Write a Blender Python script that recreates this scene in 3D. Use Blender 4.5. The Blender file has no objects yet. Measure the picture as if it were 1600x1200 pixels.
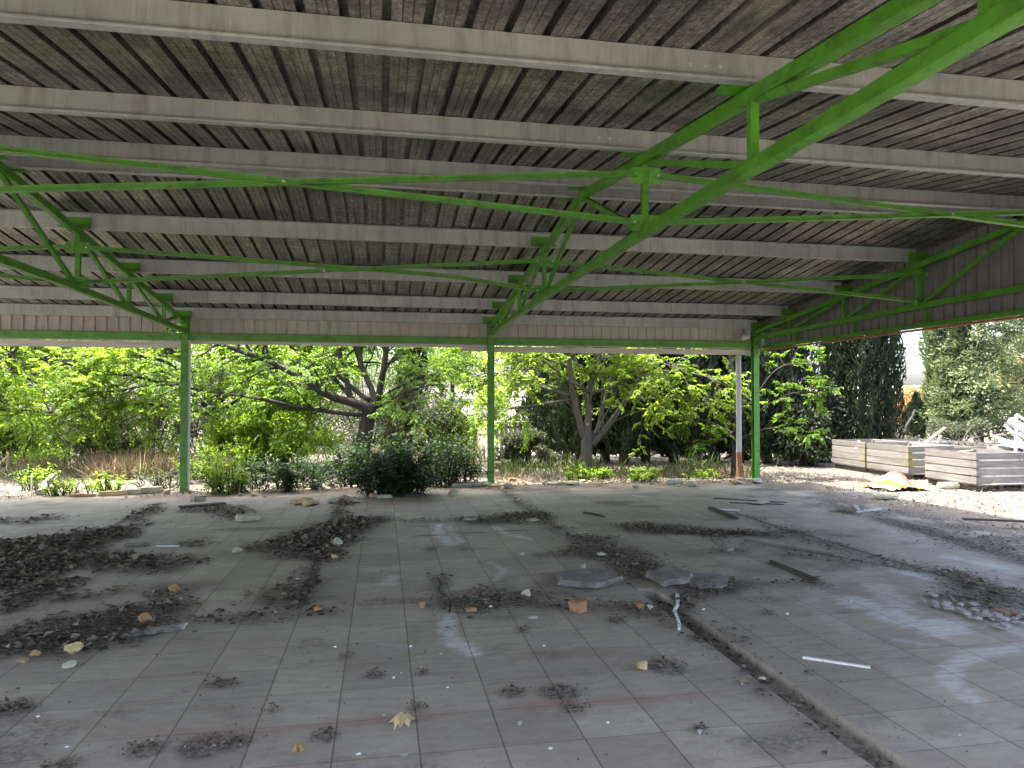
import bpy, math, random
import numpy as np
from mathutils import Vector
R = math.radians
SC = bpy.context.scene
COL = SC.collection
rng = np.random.default_rng(7)
random.seed(7)

# ------------------------------------------------------------------ camera geometry
F, HZ, CH, YAW = 1109.0, 624.0, 1.65, R(10.37)
PIT = math.atan((HZ - 600) / F)
FW = np.array([math.sin(YAW) * math.cos(PIT), math.cos(YAW) * math.cos(PIT), math.sin(PIT)])
RT = np.array([math.cos(YAW), -math.sin(YAW), 0.0])
UP = np.cross(RT, FW)
CAM = np.array([0, 0, CH])

def ray(px, py):
    return FW + RT * ((px - 800) / F) + UP * ((600 - py) / F)
def gnd(px, py, z=0.0):
    d = ray(px, py)
    return CAM + d * ((z - CH) / d[2])
def at(px, py, zc):
    return CAM + ray(px, py) * zc

# ------------------------------------------------------------------ object helpers
def tag(o, label=None, cat=None, group=None, kind=None):
    if label: o['label'] = label
    if cat: o['category'] = cat
    if group: o['group'] = group
    if kind: o['kind'] = kind
    return o

def thing(name, label, cat, loc=(0, 0, 0), rz=0.0, group=None):
    o = bpy.data.objects.new(name, None)
    COL.objects.link(o)
    o.location = tuple(float(v) for v in loc)
    o.rotation_euler = (0, 0, rz)
    o.empty_display_size = 0.1
    return tag(o, label, cat, group)

def copy_tree(o, parent=None):
    c = o.copy()
    COL.objects.link(c)
    c.parent = parent
    for ch in list(o.children):
        copy_tree(ch, c)
    return c

class MB:
    """collects vertices and faces; build() links them as one mesh object"""
    def __init__(s):
        s.v, s.f, s.n, s.var = [], [], 0, []
    def add(s, V, Fc, var=None):
        V = np.asarray(V, float).reshape(-1, 3)
        s.v.append(V)
        s.f += [tuple(i + s.n for i in f) for f in Fc]
        s.n += len(V)
        s.var.append(np.full(len(V), 0.5) if var is None else np.broadcast_to(np.asarray(var, float), (len(V),)))
        return s
    def box(s, c, d, rz=0.0, var=None):
        x, y, z = np.asarray(d, float) / 2
        V = np.array([[i * x, j * y, k * z] for i in (-1, 1) for j in (-1, 1) for k in (-1, 1)])
        if rz:
            ca, sa = math.cos(rz), math.sin(rz)
            V = np.stack([V[:, 0] * ca - V[:, 1] * sa, V[:, 0] * sa + V[:, 1] * ca, V[:, 2]], 1)
        return s.add(V + np.asarray(c, float), [(0, 1, 3, 2), (4, 6, 7, 5), (0, 4, 5, 1), (2, 3, 7, 6), (0, 2, 6, 4), (1, 5, 7, 3)], var)
    def bar(s, a, b, w, h, up=(0, 0, 1), var=None):
        a, b = np.asarray(a, float), np.asarray(b, float)
        t = (b - a) / np.linalg.norm(b - a)
        u = np.asarray(up, float)
        sd = np.cross(t, u)
        if np.linalg.norm(sd) < 1e-4: sd = np.cross(t, (1, 0, 0))
        sd /= np.linalg.norm(sd); u = np.cross(sd, t)
        V = [p + sd * (i * w / 2) + u * (j * h / 2) for p in (a, b) for i, j in ((-1, -1), (1, -1), (1, 1), (-1, 1))]
        return s.add(V, [(3, 2, 1, 0), (4, 5, 6, 7), (0, 1, 5, 4), (1, 2, 6, 5), (2, 3, 7, 6), (3, 0, 4, 7)], var)
    def angle(s, a, b, w, t, up=(0, 0, 1), side=1, var=None):
        """an L-section bar: one flange standing, one lying at its lower edge"""
        a, b = np.asarray(a, float), np.asarray(b, float)
        d = (b - a) / np.linalg.norm(b - a)
        sd = np.cross(d, up); sd /= np.linalg.norm(sd); u = np.cross(sd, d)
        P = [(0, 0), (w, 0), (w, t), (t, t), (t, w), (0, w)]
        V = [p + sd * (x * side) + u * (y - w / 2) for p in (a, b) for x, y in P]
        fc = [(i, (i + 1) % 6, (i + 1) % 6 + 6, i + 6) for i in range(6)]
        fc += [(0, 1, 2, 3), (0, 3, 4, 5), (6, 9, 8, 7), (6, 11, 10, 9)]
        return s.add(V, fc, var)
    def tube(s, pts, r, n=8, cap=True, var=None):
        pts = np.asarray(pts, float)
        m = len(pts)
        rr = np.broadcast_to(np.asarray(r, float), (m,)) if np.ndim(r) == 0 or len(np.atleast_1d(r)) == m else np.linspace(r[0], r[1], m)
        T = np.gradient(pts, axis=0)
        T /= np.linalg.norm(T, axis=1)[:, None] + 1e-9
        ref = np.array([0, 0, 1.0]) if abs(T[0][2]) < 0.9 else np.array([1.0, 0, 0])
        A = np.cross(T[0], ref); A /= np.linalg.norm(A)
        ang = np.linspace(0, 2 * math.pi, n, endpoint=False)
        V = []
        for i in range(m):
            A = A - T[i] * A.dot(T[i]); A /= np.linalg.norm(A) + 1e-9
            B = np.cross(T[i], A)
            V.append(pts[i] + rr[i] * (np.cos(ang)[:, None] * A + np.sin(ang)[:, None] * B))
        fc = [(i * n + k, i * n + (k + 1) % n, (i + 1) * n + (k + 1) % n, (i + 1) * n + k) for i in range(m - 1) for k in range(n)]
        if cap: fc += [tuple(range(n - 1, -1, -1)), tuple((m - 1) * n + k for k in range(n))]
        return s.add(np.concatenate(V), fc, var)
    def build(s, name, mat, parent=None, loc=None, smooth=False, bevel=0.0):
        V = np.concatenate(s.v) if s.v else np.zeros((0, 3))
        o = mesh_obj(name, V, s.f, mat, parent, loc, smooth, np.concatenate(s.var) if s.v else None)
        if bevel:
            m = o.modifiers.new('bevel', 'BEVEL'); m.width = bevel; m.segments = 2; m.limit_method = 'ANGLE'
        return o

def wpos(o):
    p = np.zeros(3)
    while o is not None:
        p = p + np.array(o.location); o = o.parent
    return p

def mesh_obj(name, V, faces, mat, parent=None, loc=None, smooth=False, var=None, attrs=None):
    """V in world coordinates (parents are never rotated while building)"""
    V = np.asarray(V, float)
    org = np.zeros(3)
    if parent is not None: org = wpos(parent)
    lc = np.zeros(3) if loc is None else np.asarray(loc, float) - org
    me = bpy.data.meshes.new(name)
    P = (V - org - lc).astype(np.float32)
    if isinstance(faces, np.ndarray):
        k = faces.shape[1]; nf = len(faces)
        me.vertices.add(len(P)); me.vertices.foreach_set('co', P.ravel())
        me.loops.add(nf * k); me.loops.foreach_set('vertex_index', faces.ravel().astype(np.int32))
        me.polygons.add(nf)
        me.polygons.foreach_set('loop_start', np.arange(0, nf * k, k, dtype=np.int32))
        me.polygons.foreach_set('loop_total', np.full(nf, k, np.int32))
        me.update(calc_edges=True)
    else:
        me.from_pydata(P.tolist(), [], faces); me.update()
    if var is not None:
        a = me.attributes.new('var', 'FLOAT', 'POINT'); a.data.foreach_set('value', np.asarray(var, np.float32))
    for k, vals in (attrs or {}).items():
        a = me.attributes.new(k, 'FLOAT', 'POINT'); a.data.foreach_set('value', np.asarray(vals, np.float32))
    if smooth: me.polygons.foreach_set('use_smooth', np.ones(len(me.polygons), bool))
    me.materials.append(mat)
    o = bpy.data.objects.new(name, me)
    COL.objects.link(o)
    o.parent = parent
    o.location = tuple(lc)
    return o

# ------------------------------------------------------------------ numpy noise
def _h(ix, iy, s):
    n = (ix.astype(np.int64) * 374761393 + iy.astype(np.int64) * 668265263 + s * 974634777) & 0x7fffffff
    n = ((n ^ (n >> 13)) * 1274126177) & 0x7fffffff
    return ((n ^ (n >> 16)) & 0xffff) / 65535.0
def noise(x, y, s=0):
    ix, iy = np.floor(x), np.floor(y)
    fx, fy = x - ix, y - iy
    fx, fy = fx * fx * (3 - 2 * fx), fy * fy * (3 - 2 * fy)
    a, b, c, d = _h(ix, iy, s), _h(ix + 1, iy, s), _h(ix, iy + 1, s), _h(ix + 1, iy + 1, s)
    return (a * (1 - fx) + b * fx) * (1 - fy) + (c * (1 - fx) + d * fx) * fy
def fbm(x, y, s=0, o=4):
    t, a, n = 0, 0.5, 0
    for i in range(o):
        t = t + a * noise(x * 2 ** i, y * 2 ** i, s + i); n += a; a *= 0.5
    return t / n - 0.5

# ------------------------------------------------------------------ materials
class NT:
    def __init__(s, name):
        s.m = bpy.data.materials.new(name); s.m.use_nodes = True
        s.t = s.m.node_tree; s.b = s.t.nodes['Principled BSDF']; s.out = s.t.nodes['Material Output']
    def n(s, typ, **kw):
        nd = s.t.nodes.new('ShaderNode' + typ)
        for k, v in kw.items(): setattr(nd, k, v)
        return nd
    def link(s, a, b): s.t.links.new(a, b)
    def coord(s): return s.n('TexCoord').outputs['Object']
    def mapped(s, scale=(1, 1, 1), src=None):
        mp = s.n('Mapping'); mp.inputs['Scale'].default_value = scale
        s.link(src or s.coord(), mp.inputs[0]); return mp.outputs[0]
    def noise(s, scale, detail=5, rough=.6, vec=None):
        t = s.n('TexNoise'); t.inputs['Scale'].default_value = scale; t.inputs['Detail'].default_value = detail
        t.inputs['Roughness'].default_value = rough; s.link(vec or s.coord(), t.inputs['Vector']); return t.outputs[0]
    def ramp(s, fac, stops):
        r = s.n('ValToRGB'); e = r.color_ramp.elements
        while len(e) < len(stops): e.new(0.5)
        for q, (p, c) in zip(e, stops): q.position = p; q.color = (*c, 1) if len(c) == 3 else c
        s.link(fac, r.inputs[0]); return r.outputs[0]
    def mix(s, fac, a, b, mode='MIX'):
        x = s.n('Mix', data_type='RGBA', blend_type=mode)
        for v, i in ((fac, 0), (a, 6), (b, 7)):
            if hasattr(v, 'links') or isinstance(v, bpy.types.NodeSocket): s.link(v, x.inputs[i])
            elif i == 0: x.inputs[0].default_value = v
            else: x.inputs[i].default_value = (*v, 1)
        return x.outputs[2]
    def math(s, op, a, b=0.0, clamp=False):
        x = s.n('Math', operation=op, use_clamp=clamp)
        for v, i in ((a, 0), (b, 1)):
            if isinstance(v, bpy.types.NodeSocket): s.link(v, x.inputs[i])
            else: x.inputs[i].default_value = v
        return x.outputs[0]
    def attr(s, name): return s.n('Attribute', attribute_name=name).outputs['Fac']
    def rand(s): return s.n('ObjectInfo').outputs['Random']
    def bump(s, h, strength=.3, dist=.01):
        b = s.n('Bump'); b.inputs['Strength'].default_value = strength; b.inputs['Distance'].default_value = dist
        s.link(h, b.inputs['Height']); s.link(b.outputs[0], s.b.inputs['Normal'])
    def col(s, c):
        if isinstance(c, bpy.types.NodeSocket): s.link(c, s.b.inputs['Base Color'])
        else: s.b.inputs['Base Color'].default_value = (*c, 1)
        return s
    def set(s, **kw):
        for k, v in kw.items():
            i = s.b.inputs[k.replace('_', ' ')]
            if isinstance(v, bpy.types.NodeSocket): s.link(v, i)
            else: i.default_value = v
        return s

M = {}
def mottled(name, lo, hi, scale=6, rough=.8, metal=0.0, bump=.2, stretch=(1, 1, 1), dist=.01):
    t = NT(name); nz = t.noise(scale, 6, .65, t.mapped(stretch))
    c = t.ramp(nz, [(.3, lo), (.7, hi)])
    t.col(c).set(Roughness=rough, Metallic=metal)
    if bump: t.bump(nz, bump, dist)
    M[name] = t.m; return t

def green_paint(name, base, wear=.5):
    t = NT(name)
    n1 = t.noise(3.0, 6, .7); n2 = t.noise(22, 5, .7); n3 = t.noise(1.1, 3, .5)
    c = t.mix(t.ramp(n1, [(.35, (0, 0, 0)), (.75, (1, 1, 1))]), base, tuple(v * .62 for v in base))
    c = t.mix(t.ramp(n2, [(.60, (0, 0, 0)), (.70, (.9,) * 3)]), c, (.075, .06, .03))
    gr = t.noise(5, 6, .75, t.mapped((1, 1, 2.2)))
    c = t.mix(t.ramp(gr, [(.50, (0, 0, 0)), (.70, (.7,) * 3)]), c, (.03, .05, .014))
    c = t.mix(t.ramp(t.noise(2.3, 5, .7), [(.64, (0, 0, 0)), (.70, (.75,) * 3)]), c, (.13, .075, .035))
    chip = t.math('MULTIPLY', t.ramp(t.noise(55, 3, .6), [(.68, (0, 0, 0)), (.70, (1, 1, 1))]), t.ramp(n3, [(.5, (0, 0, 0)), (.6, (1, 1, 1))]))
    c = t.mix(chip, c, (.42, .40, .36))
    t.col(c).set(Roughness=t.ramp(n2, [(.3, (.32,) * 3), (.7, (.6,) * 3)])); t.bump(n2, .12, .002)
    M[name] = t.m
green_paint('green_paint', (.075, .28, .014))
green_paint('green_paint_faded', (.10, .32, .04))

def galvanised():
    t = NT('galvanised_purlin')
    v = t.mapped((.8, 3, 9)); n1 = t.noise(.9, 5, .6, t.mapped((1, 1, 2))); n2 = t.noise(40, 3)
    st = t.noise(4, 5, .75, t.mapped((2.2, 1, .3)))
    c = t.ramp(n1, [(.3, (.305, .34, .325)), (.7, (.425, .46, .445))])
    c = t.mix(t.ramp(st, [(.46, (0, 0, 0)), (.68, (.6,) * 3)]), c, (.19, .19, .172))
    c = t.mix(t.ramp(t.noise(2.6, 4, .8, t.mapped((6, 1, .5))), [(.60, (0, 0, 0)), (.70, (.4,) * 3)]), c, (.55, .56, .53))
    t.col(c).set(Metallic=.35, Roughness=t.ramp(n2, [(.3, (.38,) * 3), (.7, (.55,) * 3)]))
    M['galv'] = t.m
galvanised()

def roof_metal():
    t = NT('roof_sheet_metal')
    vo = t.n('TexVoronoi'); vo.inputs['Scale'].default_value = 34; t.link(t.mapped((1, .6, 1)), vo.inputs['Vector'])
    sp = t.noise(55, 4, .8, t.mapped((1, .6, 1)))
    st = t.noise(2.4, 3, .6, t.mapped((7.0, .16, 1)))
    bl = t.noise(.8, 6, .72, t.mapped((1.6, .6, 1)))
    fine = t.noise(16, 3, .6, t.mapped((5, .03, 1)))
    c = t.ramp(st, [(.32, (.42, .415, .39)), (.66, (.74, .725, .68))])
    c = t.mix(t.math('MULTIPLY', vo.outputs['Color'], .7), c, (.09, .085, .074))
    c = t.mix(t.ramp(sp, [(.40, (0, 0, 0)), (.62, (.8,) * 3)]), c, (.06, .057, .052))
    c = t.mix(t.ramp(bl, [(.44, (0, 0, 0)), (.66, (.8,) * 3)]), c, (.035, .034, .03))
    c = t.mix(t.ramp(fine, [(.66, (0, 0, 0)), (.70, (.6,) * 3)]), c, (.75, .72, .66))
    band = t.noise(1.0, 5, .75, t.mapped((.35, 1.9, 1)))
    c = t.mix(t.ramp(band, [(.46, (0, 0, 0)), (.64, (.85,) * 3)]), c, (.04, .039, .035))
    gx = t.n('SeparateXYZ'); t.link(t.coord(), gx.inputs[0])
    sh = t.n('TexWhiteNoise', noise_dimensions='1D'); t.link(t.math('FLOOR', t.math('DIVIDE', t.math('ADD', gx.outputs[0], 50.0), 1.06)), sh.inputs['W'])
    c = t.mix(t.math('MULTIPLY', sh.outputs[0], .55), c, (.07, .068, .062))
    pale_patch = t.noise(1.1, 5, .75, t.mapped((2.6, .6, 1)))
    c = t.mix(t.ramp(pale_patch, [(.56, (0, 0, 0)), (.70, (.5,) * 3)]), c, (.58, .545, .48))  # random paler patches over the sheets
    t.col(c).set(Metallic=.6, Roughness=t.ramp(sp, [(.3, (.28,) * 3), (.7, (.52,) * 3)]))
    t.bump(sp, .25, .002)
    M['roof'] = t.m
roof_metal()

def cladding(name, lo, hi):
    t = NT(name)
    st = t.noise(4, 5, .65, t.mapped((3, 3, .4)))
    c = t.ramp(st, [(.3, lo), (.7, hi)])
    t.col(c).set(Roughness=.5, Metallic=.1); M[name] = t.m
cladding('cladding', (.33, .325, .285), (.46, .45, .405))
cladding('cladding_shaded', (.13, .13, .13), (.22, .22, .215))  # darker copy of the cladding: shade of the backlit gable painted in
mottled('white_strip', (.42, .39, .36), (.66, .64, .60), 5, .6, 0, .05, (.4, 3, 4))
mottled('dark_gutter', (.08, .08, .08), (.17, .165, .16), 5, .5, .3, .05)
mottled('bolt_metal', (.5, .5, .48), (.7, .7, .67), 20, .35, .6, 0)
mottled('pvc_grey', (.34, .36, .39), (.47, .49, .51), 4, .5, 0, .05, (1, 1, .3))
mottled('rust', (.16, .06, .025), (.38, .19, .09), 14, .85, 0, .4)

def floor_mat():
    t = NT('floor_tiles')
    gx = t.n('SeparateXYZ'); t.link(t.coord(), gx.inputs[0])
    def line(o, ph, w, sc=.4):
        a = t.math('ADD', o, 100 * sc - ph)
        b = t.math('PINGPONG', a, sc / 2)     # 0 on the joint
        return t.math('SUBTRACT', 1.0, t.math('SMOOTH_MIN', 1.0, t.math('DIVIDE', b, w)), True)
    lx = line(gx.outputs[0], .18, .0058); ly = line(gx.outputs[1], 3.37, .0048)
    joint = t.math('MAXIMUM', lx, t.math('MULTIPLY', ly, .75))
    # one tone per tile
    fx = t.math('FLOOR', t.math('DIVIDE', t.math('SUBTRACT', gx.outputs[0], .18), .4))
    fy = t.math('FLOOR', t.math('DIVIDE', t.math('SUBTRACT', gx.outputs[1], 3.37), .4))
    cb = t.n('CombineXYZ'); t.link(fx, cb.inputs[0]); t.link(fy, cb.inputs[1])
    wn = t.n('TexWhiteNoise', noise_dimensions='2D'); t.link(cb.outputs[0], wn.inputs[0])
    n1 = t.noise(.9, 6, .65); n2 = t.noise(7, 6, .7, t.mapped((1, 2.6, 1))); n3 = t.noise(60, 4, .7)
    st = t.noise(2.2, 6, .7, t.mapped((.35, 4, 1)))
    c = t.ramp(n1, [(.3, (.365, .312, .238)), (.7, (.53, .465, .365))])
    c = t.mix(t.ramp(n2, [(.35, (0, 0, 0)), (.8, (.5,) * 3)]), c, (.225, .19, .165))
    c = t.mix(t.ramp(st, [(.55, (0, 0, 0)), (.75, (.4,) * 3)]), c, (.47, .43, .38))
    c = t.mix(t.math('MULTIPLY', wn.outputs[0], .42), c, (.20, .17, .145))
    c = t.mix(t.ramp(n3, [(.58, (0, 0, 0)), (.72, (.5,) * 3)]), c, (.11, .095, .078))
    c = t.mix(t.ramp(t.noise(3.1, 7, .78, t.mapped((.55, 1.5, 1))), [(.54, (0, 0, 0)), (.70, (.55,) * 3)]), c, (.15, .125, .10))
    c = t.mix(t.math('MULTIPLY', t.attr('red'), .7), c, (.30, .175, .14))
    sc = t.math('MULTIPLY', t.attr('scuff_sheen'), t.ramp(t.noise(9, 6, .8, t.mapped((.6, 3.2, 1))), [(.36, (.1,) * 3), (.60, (1,) * 3)]))
    c = t.mix(sc, c, (.70, .68, .66))  # paler colour for scrapes and, at the right, painted sky reflection
    c = t.mix(t.math('MULTIPLY', joint, .8), c, (.05, .042, .036))
    sp = t.ramp(t.noise(26, 5, .75), [(.4, (0, 0, 0)), (.62, (1, 1, 1))])
    d = t.attr('dirt')
    dm = t.math('MULTIPLY', d, t.math('ADD', .35, t.math('MULTIPLY', sp, .9)), True)
    c = t.mix(dm, c, (.042, .035, .028))
    t.set(**{'Specular_IOR_Level': .2})
    rg = t.ramp(n2, [(.3, (.52,) * 3), (.7, (.75,) * 3)])
    rg = t.math('ADD', t.math('SUBTRACT', rg, t.math('MULTIPLY', sc, .16)), t.math('MULTIPLY', dm, .35), True)
    t.col(c).set(Roughness=rg)
    h = t.math('SUBTRACT', t.math('MULTIPLY', n3, .15), joint)
    t.bump(h, .35, .003)
    M['floor'] = t.m
floor_mat()

def ground_mat():
    t = NT('dry_earth')
    n1 = t.noise(.25, 7, .65); n2 = t.noise(6, 6, .75); n3 = t.noise(40, 4, .7)
    c = t.ramp(n1, [(.3, (.085, .076, .06)), (.7, (.155, .138, .112))])
    c = t.mix(t.ramp(n2, [(.45, (0, 0, 0)), (.7, (.7,) * 3)]), c, (.10, .08, .06))
    c = t.mix(t.ramp(n3, [(.6, (0, 0, 0)), (.7, (.6,) * 3)]), c, (.27, .24, .195))
    t.col(c).set(Roughness=.95); t.bump(n2, .6, .03); M['ground'] = t.m
ground_mat()

def leaf_mat(name, dark, light, trans, tf=.45, rough=.45):
    t = NT(name)
    v = t.attr('var')
    c = t.ramp(v, [(0.0, dark), (1.0, light)])
    t.col(c).set(Roughness=rough, Specular_IOR_Level=.25)
    tr = t.n('BsdfTranslucent')
    tc = t.ramp(v, [(0.0, tuple(x * .6 for x in trans)), (1.0, trans)])
    t.link(tc, tr.inputs[0])
    mx = t.n('MixShader'); mx.inputs[0].default_value = tf
    t.link(t.b.outputs[0], mx.inputs[1]); t.link(tr.outputs[0], mx.inputs[2]); t.link(mx.outputs[0], t.out.inputs[0])
    M[name] = t.m
leaf_mat('leaf_mulberry', (.045, .10, .016), (.13, .21, .03), (.46, .66, .045), .55)
leaf_mat('leaf_mulberry_dark', (.022, .06, .014), (.075, .14, .026), (.30, .50, .035), .48)
leaf_mat('leaf_glossy', (.008, .024, .008), (.026, .062, .014), (.06, .15, .01), .25, .5)
leaf_mat('leaf_weed', (.08, .17, .02), (.18, .30, .03), (.42, .62, .04), .5)
leaf_mat('leaf_olive', (.05, .062, .036), (.12, .13, .075), (.12, .15, .06), .3, .6)
leaf_mat('leaf_dusty', (.04, .045, .03), (.10, .10, .065), (.07, .08, .03), .2, .7)
leaf_mat('leaf_cypress', (.010, .019, .009), (.045, .062, .026), (.03, .05, .012), .15, .6)
leaf_mat('leaf_conifer', (.06, .09, .05), (.22, .26, .12), (.2, .27, .08), .3, .6)
leaf_mat('leaf_autumn', (.30, .19, .08), (.50, .36, .17), (.5, .3, .1), .35, .6)
leaf_mat('dry_grass', (.22, .15, .085), (.50, .40, .26), (.45, .35, .2), .35, .8)
leaf_mat('green_grass', (.06, .10, .03), (.20, .24, .09), (.25, .33, .08), .35, .7)
leaf_mat('litter', (.030, .024, .018), (.33, .26, .19), (.03, .02, .01), .05, .8)
leaf_mat('litter_pale', (.08, .055, .035), (.45, .39, .30), (.2, .15, .08), .1, .85)

def bark(name, lo, hi):
    t = NT(name); n1 = t.noise(7, 7, .7, t.mapped((1, 1, .22))); n2 = t.noise(1.3, 4)
    c = t.ramp(n1, [(.3, lo), (.68, hi)])
    c = t.mix(t.math('MULTIPLY', n2, .45), c, tuple(v * .5 for v in lo))
    t.col(c).set(Roughness=.92); t.bump(n1, .8, .02); M[name] = t.m
bark('bark_brown', (.014, .011, .009), (.055, .044, .035))
bark('bark_grey', (.06, .053, .045), (.16, .146, .127))
bark('twig_pale', (.30, .26, .21), (.55, .50, .44))

def wood(name, lo, hi, green=0.0):
    t = NT(name)
    g = t.noise(4, 7, .7, t.mapped((.5, .5, 7))); k = t.noise(1.6, 4); rd = t.rand()
    c = t.ramp(g, [(.28, lo), (.72, hi)])
    c = t.mix(t.ramp(k, [(.5, (0, 0, 0)), (.75, (.6,) * 3)]), c, tuple(v * .6 for v in lo))
    c = t.mix(t.math('MULTIPLY', t.attr('var'), .3), c, (.11, .095, .08))
    if green: c = t.mix(t.ramp(t.noise(2.5, 4), [(.55, (0, 0, 0)), (.7, (green,) * 3)]), c, (.27, .23, .05))
    t.col(c).set(Roughness=.9); t.bump(g, .5, .006); M[name] = t.m
wood('weathered_wood', (.11, .103, .094), (.28, .268, .25))
wood('weathered_wood_lichen', (.12, .11, .097), (.29, .277, .25), .6)
wood('fresh_wood', (.24, .19, .13), (.42, .35, .26))
wood('dark_wood', (.03, .025, .02), (.085, .07, .055))

mottled('foam_yellow', (.36, .26, .11), (.60, .47, .25), 12, .9, 0, .9, dist=.02)
mottled('foam_pale', (.30, .29, .20), (.52, .50, .37), 11, .9, 0, .8, dist=.02)
mottled('foam_orange', (.24, .13, .055), (.42, .26, .12), 14, .9, 0, .8, dist=.02)
mottled('brick_orange', (.22, .115, .055), (.42, .25, .13), 16, .9, 0, .7, dist=.01)
mottled('stone_grey', (.20, .18, .155), (.42, .39, .345), 13, .9, 0, .8, dist=.015)
mottled('stone_tan', (.34, .27, .18), (.56, .48, .36), 15, .9, 0, .8, dist=.01)
mottled('concrete', (.11, .10, .085), (.26, .24, .21), 8, .95, 0, .9, dist=.015)
mottled('white_paint', (.60, .58, .54), (.82, .81, .78), 9, .5, 0, .1)
mottled('white_metal', (.42, .43, .46), (.58, .59, .62), 5, .4, .1, .05)
mottled('zinc', (.40, .42, .45), (.62, .64, .67), 5, .35, .5, .05)
mottled('tile_shard', (.22, .19, .165), (.42, .38, .35), 9, .5, 0, .1)

# ------------------------------------------------------------------ sky, sun, camera
W = bpy.data.worlds.new('World'); SC.world = W; W.use_nodes = True
nt = W.node_tree; bg = nt.nodes['Background']
sky = nt.nodes.new('ShaderNodeTexSky'); sky.sky_type = 'NISHITA'; sky.sun_disc = False
SUN = np.array([-.30, .10, 1.0]); SUN /= np.linalg.norm(SUN)       # towards the sun
sky.sun_elevation = math.asin(SUN[2]); sky.sun_rotation = math.atan2(SUN[0], SUN[1])
sky.dust_density = 5.0; sky.air_density = .7; sky.ozone_density = .2
nt.links.new(sky.outputs[0], bg.inputs[0]); bg.inputs[1].default_value = .15
sl = bpy.data.lights.new('sun', 'SUN'); sl.energy = 2.2; sl.angle = R(.53); sl.color = (1, .965, .91)
so = bpy.data.objects.new('sun', sl); COL.objects.link(so)
so.rotation_euler = Vector(-SUN).to_track_quat('-Z', 'Y').to_euler(); so.location = (-10, 10, 40)
cd = bpy.data.cameras.new('camera'); cam = bpy.data.objects.new('camera', cd); COL.objects.link(cam)
cd.sensor_width = 36; cd.lens = F / 1600 * 36; cd.clip_end = 2000; cd.clip_start = .05
cam.location = tuple(CAM); cam.rotation_euler = (R(90) + PIT, 0, -YAW)
SC.camera = cam
SC.view_settings.view_transform = 'Standard'; SC.view_settings.look = 'None'
SC.view_settings.exposure = 3.05; SC.view_settings.gamma = 1

# ------------------------------------------------------------------ the shed
RY, SPAN, EAVE = 7.2, 6.4, 13.6                  # ridge, half span, post row
BAY = .4087 * EAVE
PX = [.1524 * EAVE + BAY * k for k in (-2, -1, 0, 1)]   # truss lines
X0, X1 = PX[0] - 3.0, PX[3] + .16
def zc_top(y): return 3.80 - .12 * abs(y - RY)   # top chord centre line
def z_pur(y): return 3.85 - .12 * abs(y - RY)    # purlin underside
shed = thing('open_shed', 'open sided shed with a green steel truss roof over grimy corrugated sheets', 'shed', (PX[2], RY, 0))

def corr(x0, x1, pitch, prof, place):
    """corrugated sheet: prof = [(fraction of the pitch, height)], place(x, h) -> list of points down the sheet"""
    V, n = [], 0
    k = int(math.ceil((x1 - x0) / pitch))
    for i in range(k):
        for fx, h in prof:
            x = x0 + (i + fx) * pitch
            if x > x1 + .01: break
            V.append(place(x, h)); n += 1
    m = len(V[0])
    A = np.array(V).reshape(-1, 3)
    fc = [(i * m + j, (i + 1) * m + j, (i + 1) * m + j + 1, i * m + j + 1) for i in range(n - 1) for j in range(m - 1)]
    return A, fc
RP = [(0, 0), (.245, 0), (.26, .005), (.275, 0), (.495, 0), (.51, .005), (.525, 0), (.765, 0), (.775, .06), (.982, .06), (.992, 0)]
for y0, y1 in ((RY, EAVE + .28), (RY - SPAN - .25, RY)):
    def place(x, h, y0=y0, y1=y1):
        return [(x, y, z_pur(y) + .186 + h) for y in np.linspace(y0, y1, 3)]
    A, fc = corr(X0, X1 + .06, .212, RP, place)
    mesh_obj('roof_sheet', A, fc, M['roof'], shed)
cap = MB()
for s in (-1, 1):
    cap.bar((X0, RY + s * .11, z_pur(RY + .11) + .26), (X1, RY + s * .11, z_pur(RY + .11) + .26), .26, .004)
cap.build('ridge_cap', M['galv'], shed)

# purlins: Z-sections 0.18 m deep
NODES = [1.8, 3.5, 5.1]
pury = [RY - 6.25, RY - 5.1, RY - 3.5, RY - 1.8, RY - .2, RY + .2, RY + 1.8, RY + 3.5, RY + 5.1, RY + 6.25]
def zsec(b, xa, xb, y, z, s):
    w, t, H = .065, .004, .182
    P = [(0, 0), (s * w, 0), (s * w, .016), (s * (w - t), .016), (s * (w - t), t), (s * t, t), (s * t, H),
         (-s * w, H), (-s * w, H - t), (0, H - t)]
    V = [(x, y + p, z + q) for x in (xa, xb) for p, q in P]
    n = len(P)
    b.add(V, [(i, (i + 1) % n, (i + 1) % n + n, i + n) for i in range(n)] + [tuple(range(n - 1, -1, -1)), tuple(range(n, 2 * n))])
for y in pury:
    b = MB(); s = -1 if y < RY + .3 else 1
    zsec(b, X0 + .1, X1 - .2, y, z_pur(y) + .002, s)
    b.add(*(lambda bb: (np.concatenate(bb.v), bb.f))(MB().box((PX[1] + 2.9, y - s * .005, z_pur(y) + .09), (.5, .004, .13))))
    p = b.build('purlin', M['galv'], shed, bevel=.005)
    if 2.5 < y < 7.1:
        for X in (PX[1], PX[2]):
            for k in range(3):
                MB().tube([(X - .38 + k * .09, y - .006, z_pur(y) + .10), (X - .38 + k * .09, y + .012, z_pur(y) + .10)][::-1], .013, 8).build('bolt', M['bolt_metal'], p)

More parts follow.
